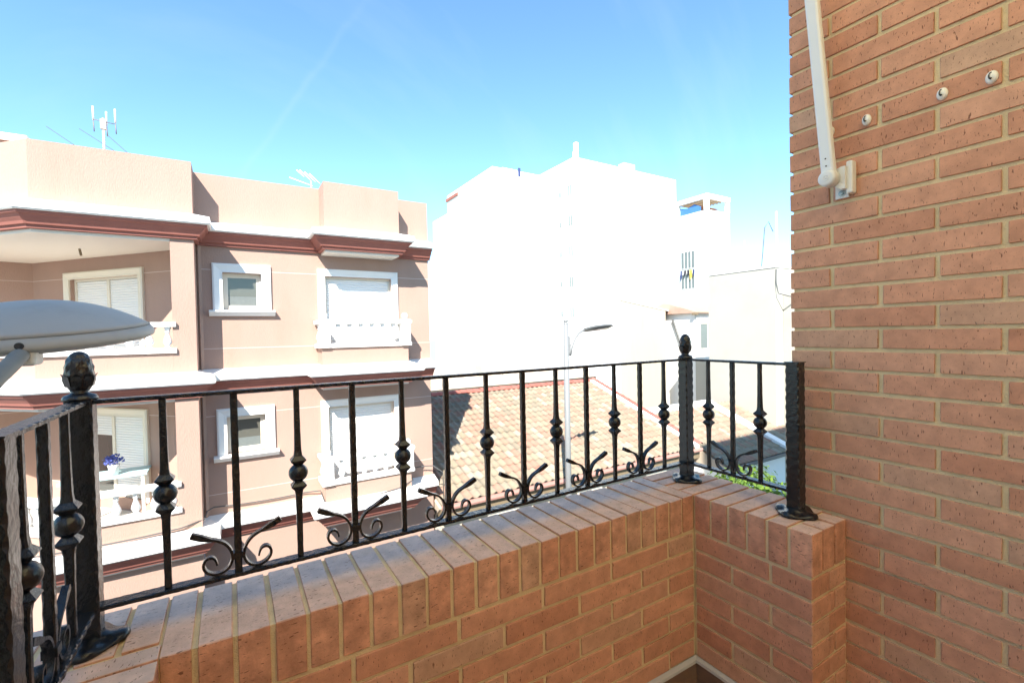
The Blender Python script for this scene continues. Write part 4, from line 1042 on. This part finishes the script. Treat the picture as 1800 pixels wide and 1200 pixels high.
for i, (y, cm, nm) in enumerate(((39.7, 'cloth_blue', 'dark blue'), (39.1, 'cloth_dark', 'black'), (38.6, 'cloth_dark', 'charcoal'), (38.2, 'cloth_yellow', 'yellow'), (37.8, 'cloth_blue', 'navy'))):
    m = MB(); rings = [[(49.8+0.05*math.sin(k*2.0+i), y-0.16+0.08*k, 7.5), (49.78, y-0.16+0.08*k, 7.0-0.4*(i % 3 == 0)-0.1*k)] for k in range(5)]
    m.loft(rings, closed=False, caps=False); m.build('laundry_item', cm, None, ('dark blue garment hanging leftmost below the pergola block window', 'black garment second from the left below the pergola block window', 'charcoal garment in the middle below the pergola block window', 'small yellow cloth hanging below the pergola block window', 'navy garment hanging rightmost below the pergola block window')[i], 'laundry', 'laundry below a window of the pergola block')
an3 = thing('roof_mast', 'tall thin mast with a bent cable beside the brick wall edge', 'mast', (21.4, 11.8, 2.68))
MB().tube([(0, 0, 0), (0, 0, 2.6)], 0.05, 8).build('pole', 'antenna', an3)
MB().tube([(-0.1, 0.1, 1.7), (-0.28, 0.2, 2.15), (-0.42, 0.3, 1.9), (-0.5, 0.35, 0.8), (-0.55, 0.4, 0.0)], 0.02, 6).build('cable', 'cable', an3)
an4 = thing('roof_mast', 'short pale antenna mast left of the tall bent-cable mast', 'mast', (26.0, 14.2, 2.6))
MB().tube([(-3.2, 0, 0), (-3.2, 0, 1.9)], 0.03, 6).build('pole', 'antenna', an4)
MB().tube([(-3.5, 0, 0.45), (-2.7, 0, 0.45)], 0.02, 6).build('cross_bar', 'antenna', an4)

# ------------------------------------------------------------------ tall street lamp in front of the tiled roof
lp = thing('street_lamp_post', 'tall pale grey lamp post with a flat lamp head in front of the tiled roof', 'street lamp', (7.16, 9.2, GZ+0.13))
HT = 0.30-(GZ+0.13)
MB().tube([(0, 0, 0), (0, 0, HT*0.5), (0, 0, HT-0.12)], [0.085, 0.075, 0.068], 16).build('pole', 'steel_white', lp)
MB().lathe([(0.068, HT-0.12), (0.062, HT-0.10), (0.05, HT-0.085), (0.05, HT-0.06), (0.066, HT-0.045), (0.066, HT-0.02), (0.04, HT), (0.0005, HT+0.005)], (0, 0, 0), 16).build('cap', 'steel_white', lp)
MB().box(0.06, 0.11, -0.03, 0.03, HT-0.92, HT-0.42).build('arm_bracket', 'steel_white', lp)
HA = -(GZ+0.13)
MB().tube([(0.10, 0, HA-0.60), (0.16, 0, HA-0.40), (0.27, 0, HA-0.18), (0.42, 0, HA-0.04), (0.60, 0, HA+0.03)], [0.055, 0.048, 0.04, 0.034, 0.03], 10).build('arm', 'steel_white', lp)
m = MB(Matrix.Translation((0.60, 0, HA+0.035)) @ Matrix.Rotation(rad(-5), 4, 'Y') @ Matrix.Rotation(rad(-16), 4, 'X'))
rings = []
for x, hw, zt, zb in ((0.0, 0.08, 0.035, -0.035), (0.10, 0.13, 0.05, -0.045), (0.35, 0.185, 0.06, -0.04), (0.62, 0.185, 0.055, -0.035), (0.88, 0.13, 0.04, -0.02), (1.0, 0.05, 0.015, -0.005)):
    rings.append([(x, -hw, 0.0), (x, -hw*0.6, zb), (x, hw*0.6, zb), (x, hw, 0.0), (x, hw*0.6, zt), (x, -hw*0.6, zt)])
m.loft(rings, smooth=False); hd = m.build('lamp_head', 'steel_grey', lp)
m = MB(Matrix.Translation((0.60, 0, HA+0.035)) @ Matrix.Rotation(rad(-5), 4, 'Y') @ Matrix.Rotation(rad(-16), 4, 'X')); m.box(0.36, 0.86, -0.09, 0.09, -0.05, -0.042); m.build('lens', 'lamp_glass', hd)
MB().lathe([(0.16, 0), (0.16, 0.03), (0.11, 0.05), (0.10, 0.35), (0.086, 0.4)], (0, 0, 0), 16).build('base', 'steel_white', lp)

# ------------------------------------------------------------------ leafy tree below the short end of the railing
tree = thing('street_tree', 'bright green leafy tree top below the short end of the railing', 'tree')
TX, TY, TZ = 9.45, 6.0, -4.42
trunk = [Vector((TX+0.1, TY, GZ+0.13)), Vector((TX+0.05, TY+0.05, -6.0)), Vector((TX-0.02, TY, -5.3)), Vector((TX, TY, -4.3))]
m = MB(); m.tube(trunk, [0.11, 0.09, 0.075, 0.05], 10)
rng = random.Random(21)
for i in range(9):
    a = i*2.4; b0 = trunk[2].lerp(trunk[3], rng.uniform(0, 1)); e_ = b0+Vector((math.cos(a)*0.7, math.sin(a)*0.6, rng.uniform(0.2, 0.6)))
    m.tube([b0, b0.lerp(e_, 0.5)+Vector((0, 0, 0.05)), e_], [0.035, 0.022, 0.01], 6)
m.build('trunk', 'bark', tree)
for nm, cnt, mt in (('crown', 6500, 'leaf'), ('inner_leaves', 1800, 'leaf_dark')):
    m = MB()
    clumps = []
    for i in range(34):
        u = Vector((rng.gauss(0, 1), rng.gauss(0, 1), rng.gauss(0, 1))).normalized(); r = rng.uniform(0.55, 1.0)
        clumps.append((Vector((TX+u.x*1.7*r, TY+u.y*1.45*r, TZ+u.z*1.15*r)), rng.uniform(0.32, 0.52)))
    for i in range(cnt):
        c_, r = rng.choice(clumps); u = Vector((rng.gauss(0, 1), rng.gauss(0, 1), rng.gauss(0, 1))).normalized()*r*rng.uniform(0.4, 1.0)
        p = c_+u; nrm = (u.normalized()+Vector((0, 0, 0.6))+Vector((rng.uniform(-.7, .7), rng.uniform(-.7, .7), rng.uniform(-.7, .7)))).normalized()
        t = nrm.orthogonal().normalized(); t = (Matrix.Rotation(rng.uniform(0, 6.28), 3, nrm) @ t); b_ = nrm.cross(t); s1 = rng.uniform(0.05, 0.085); s2 = s1*0.45
        m.face([m.pt(p-t*s1), m.pt(p+b_*s2), m.pt(p+t*s1), m.pt(p-b_*s2)])
    m.build(nm, mt, tree)
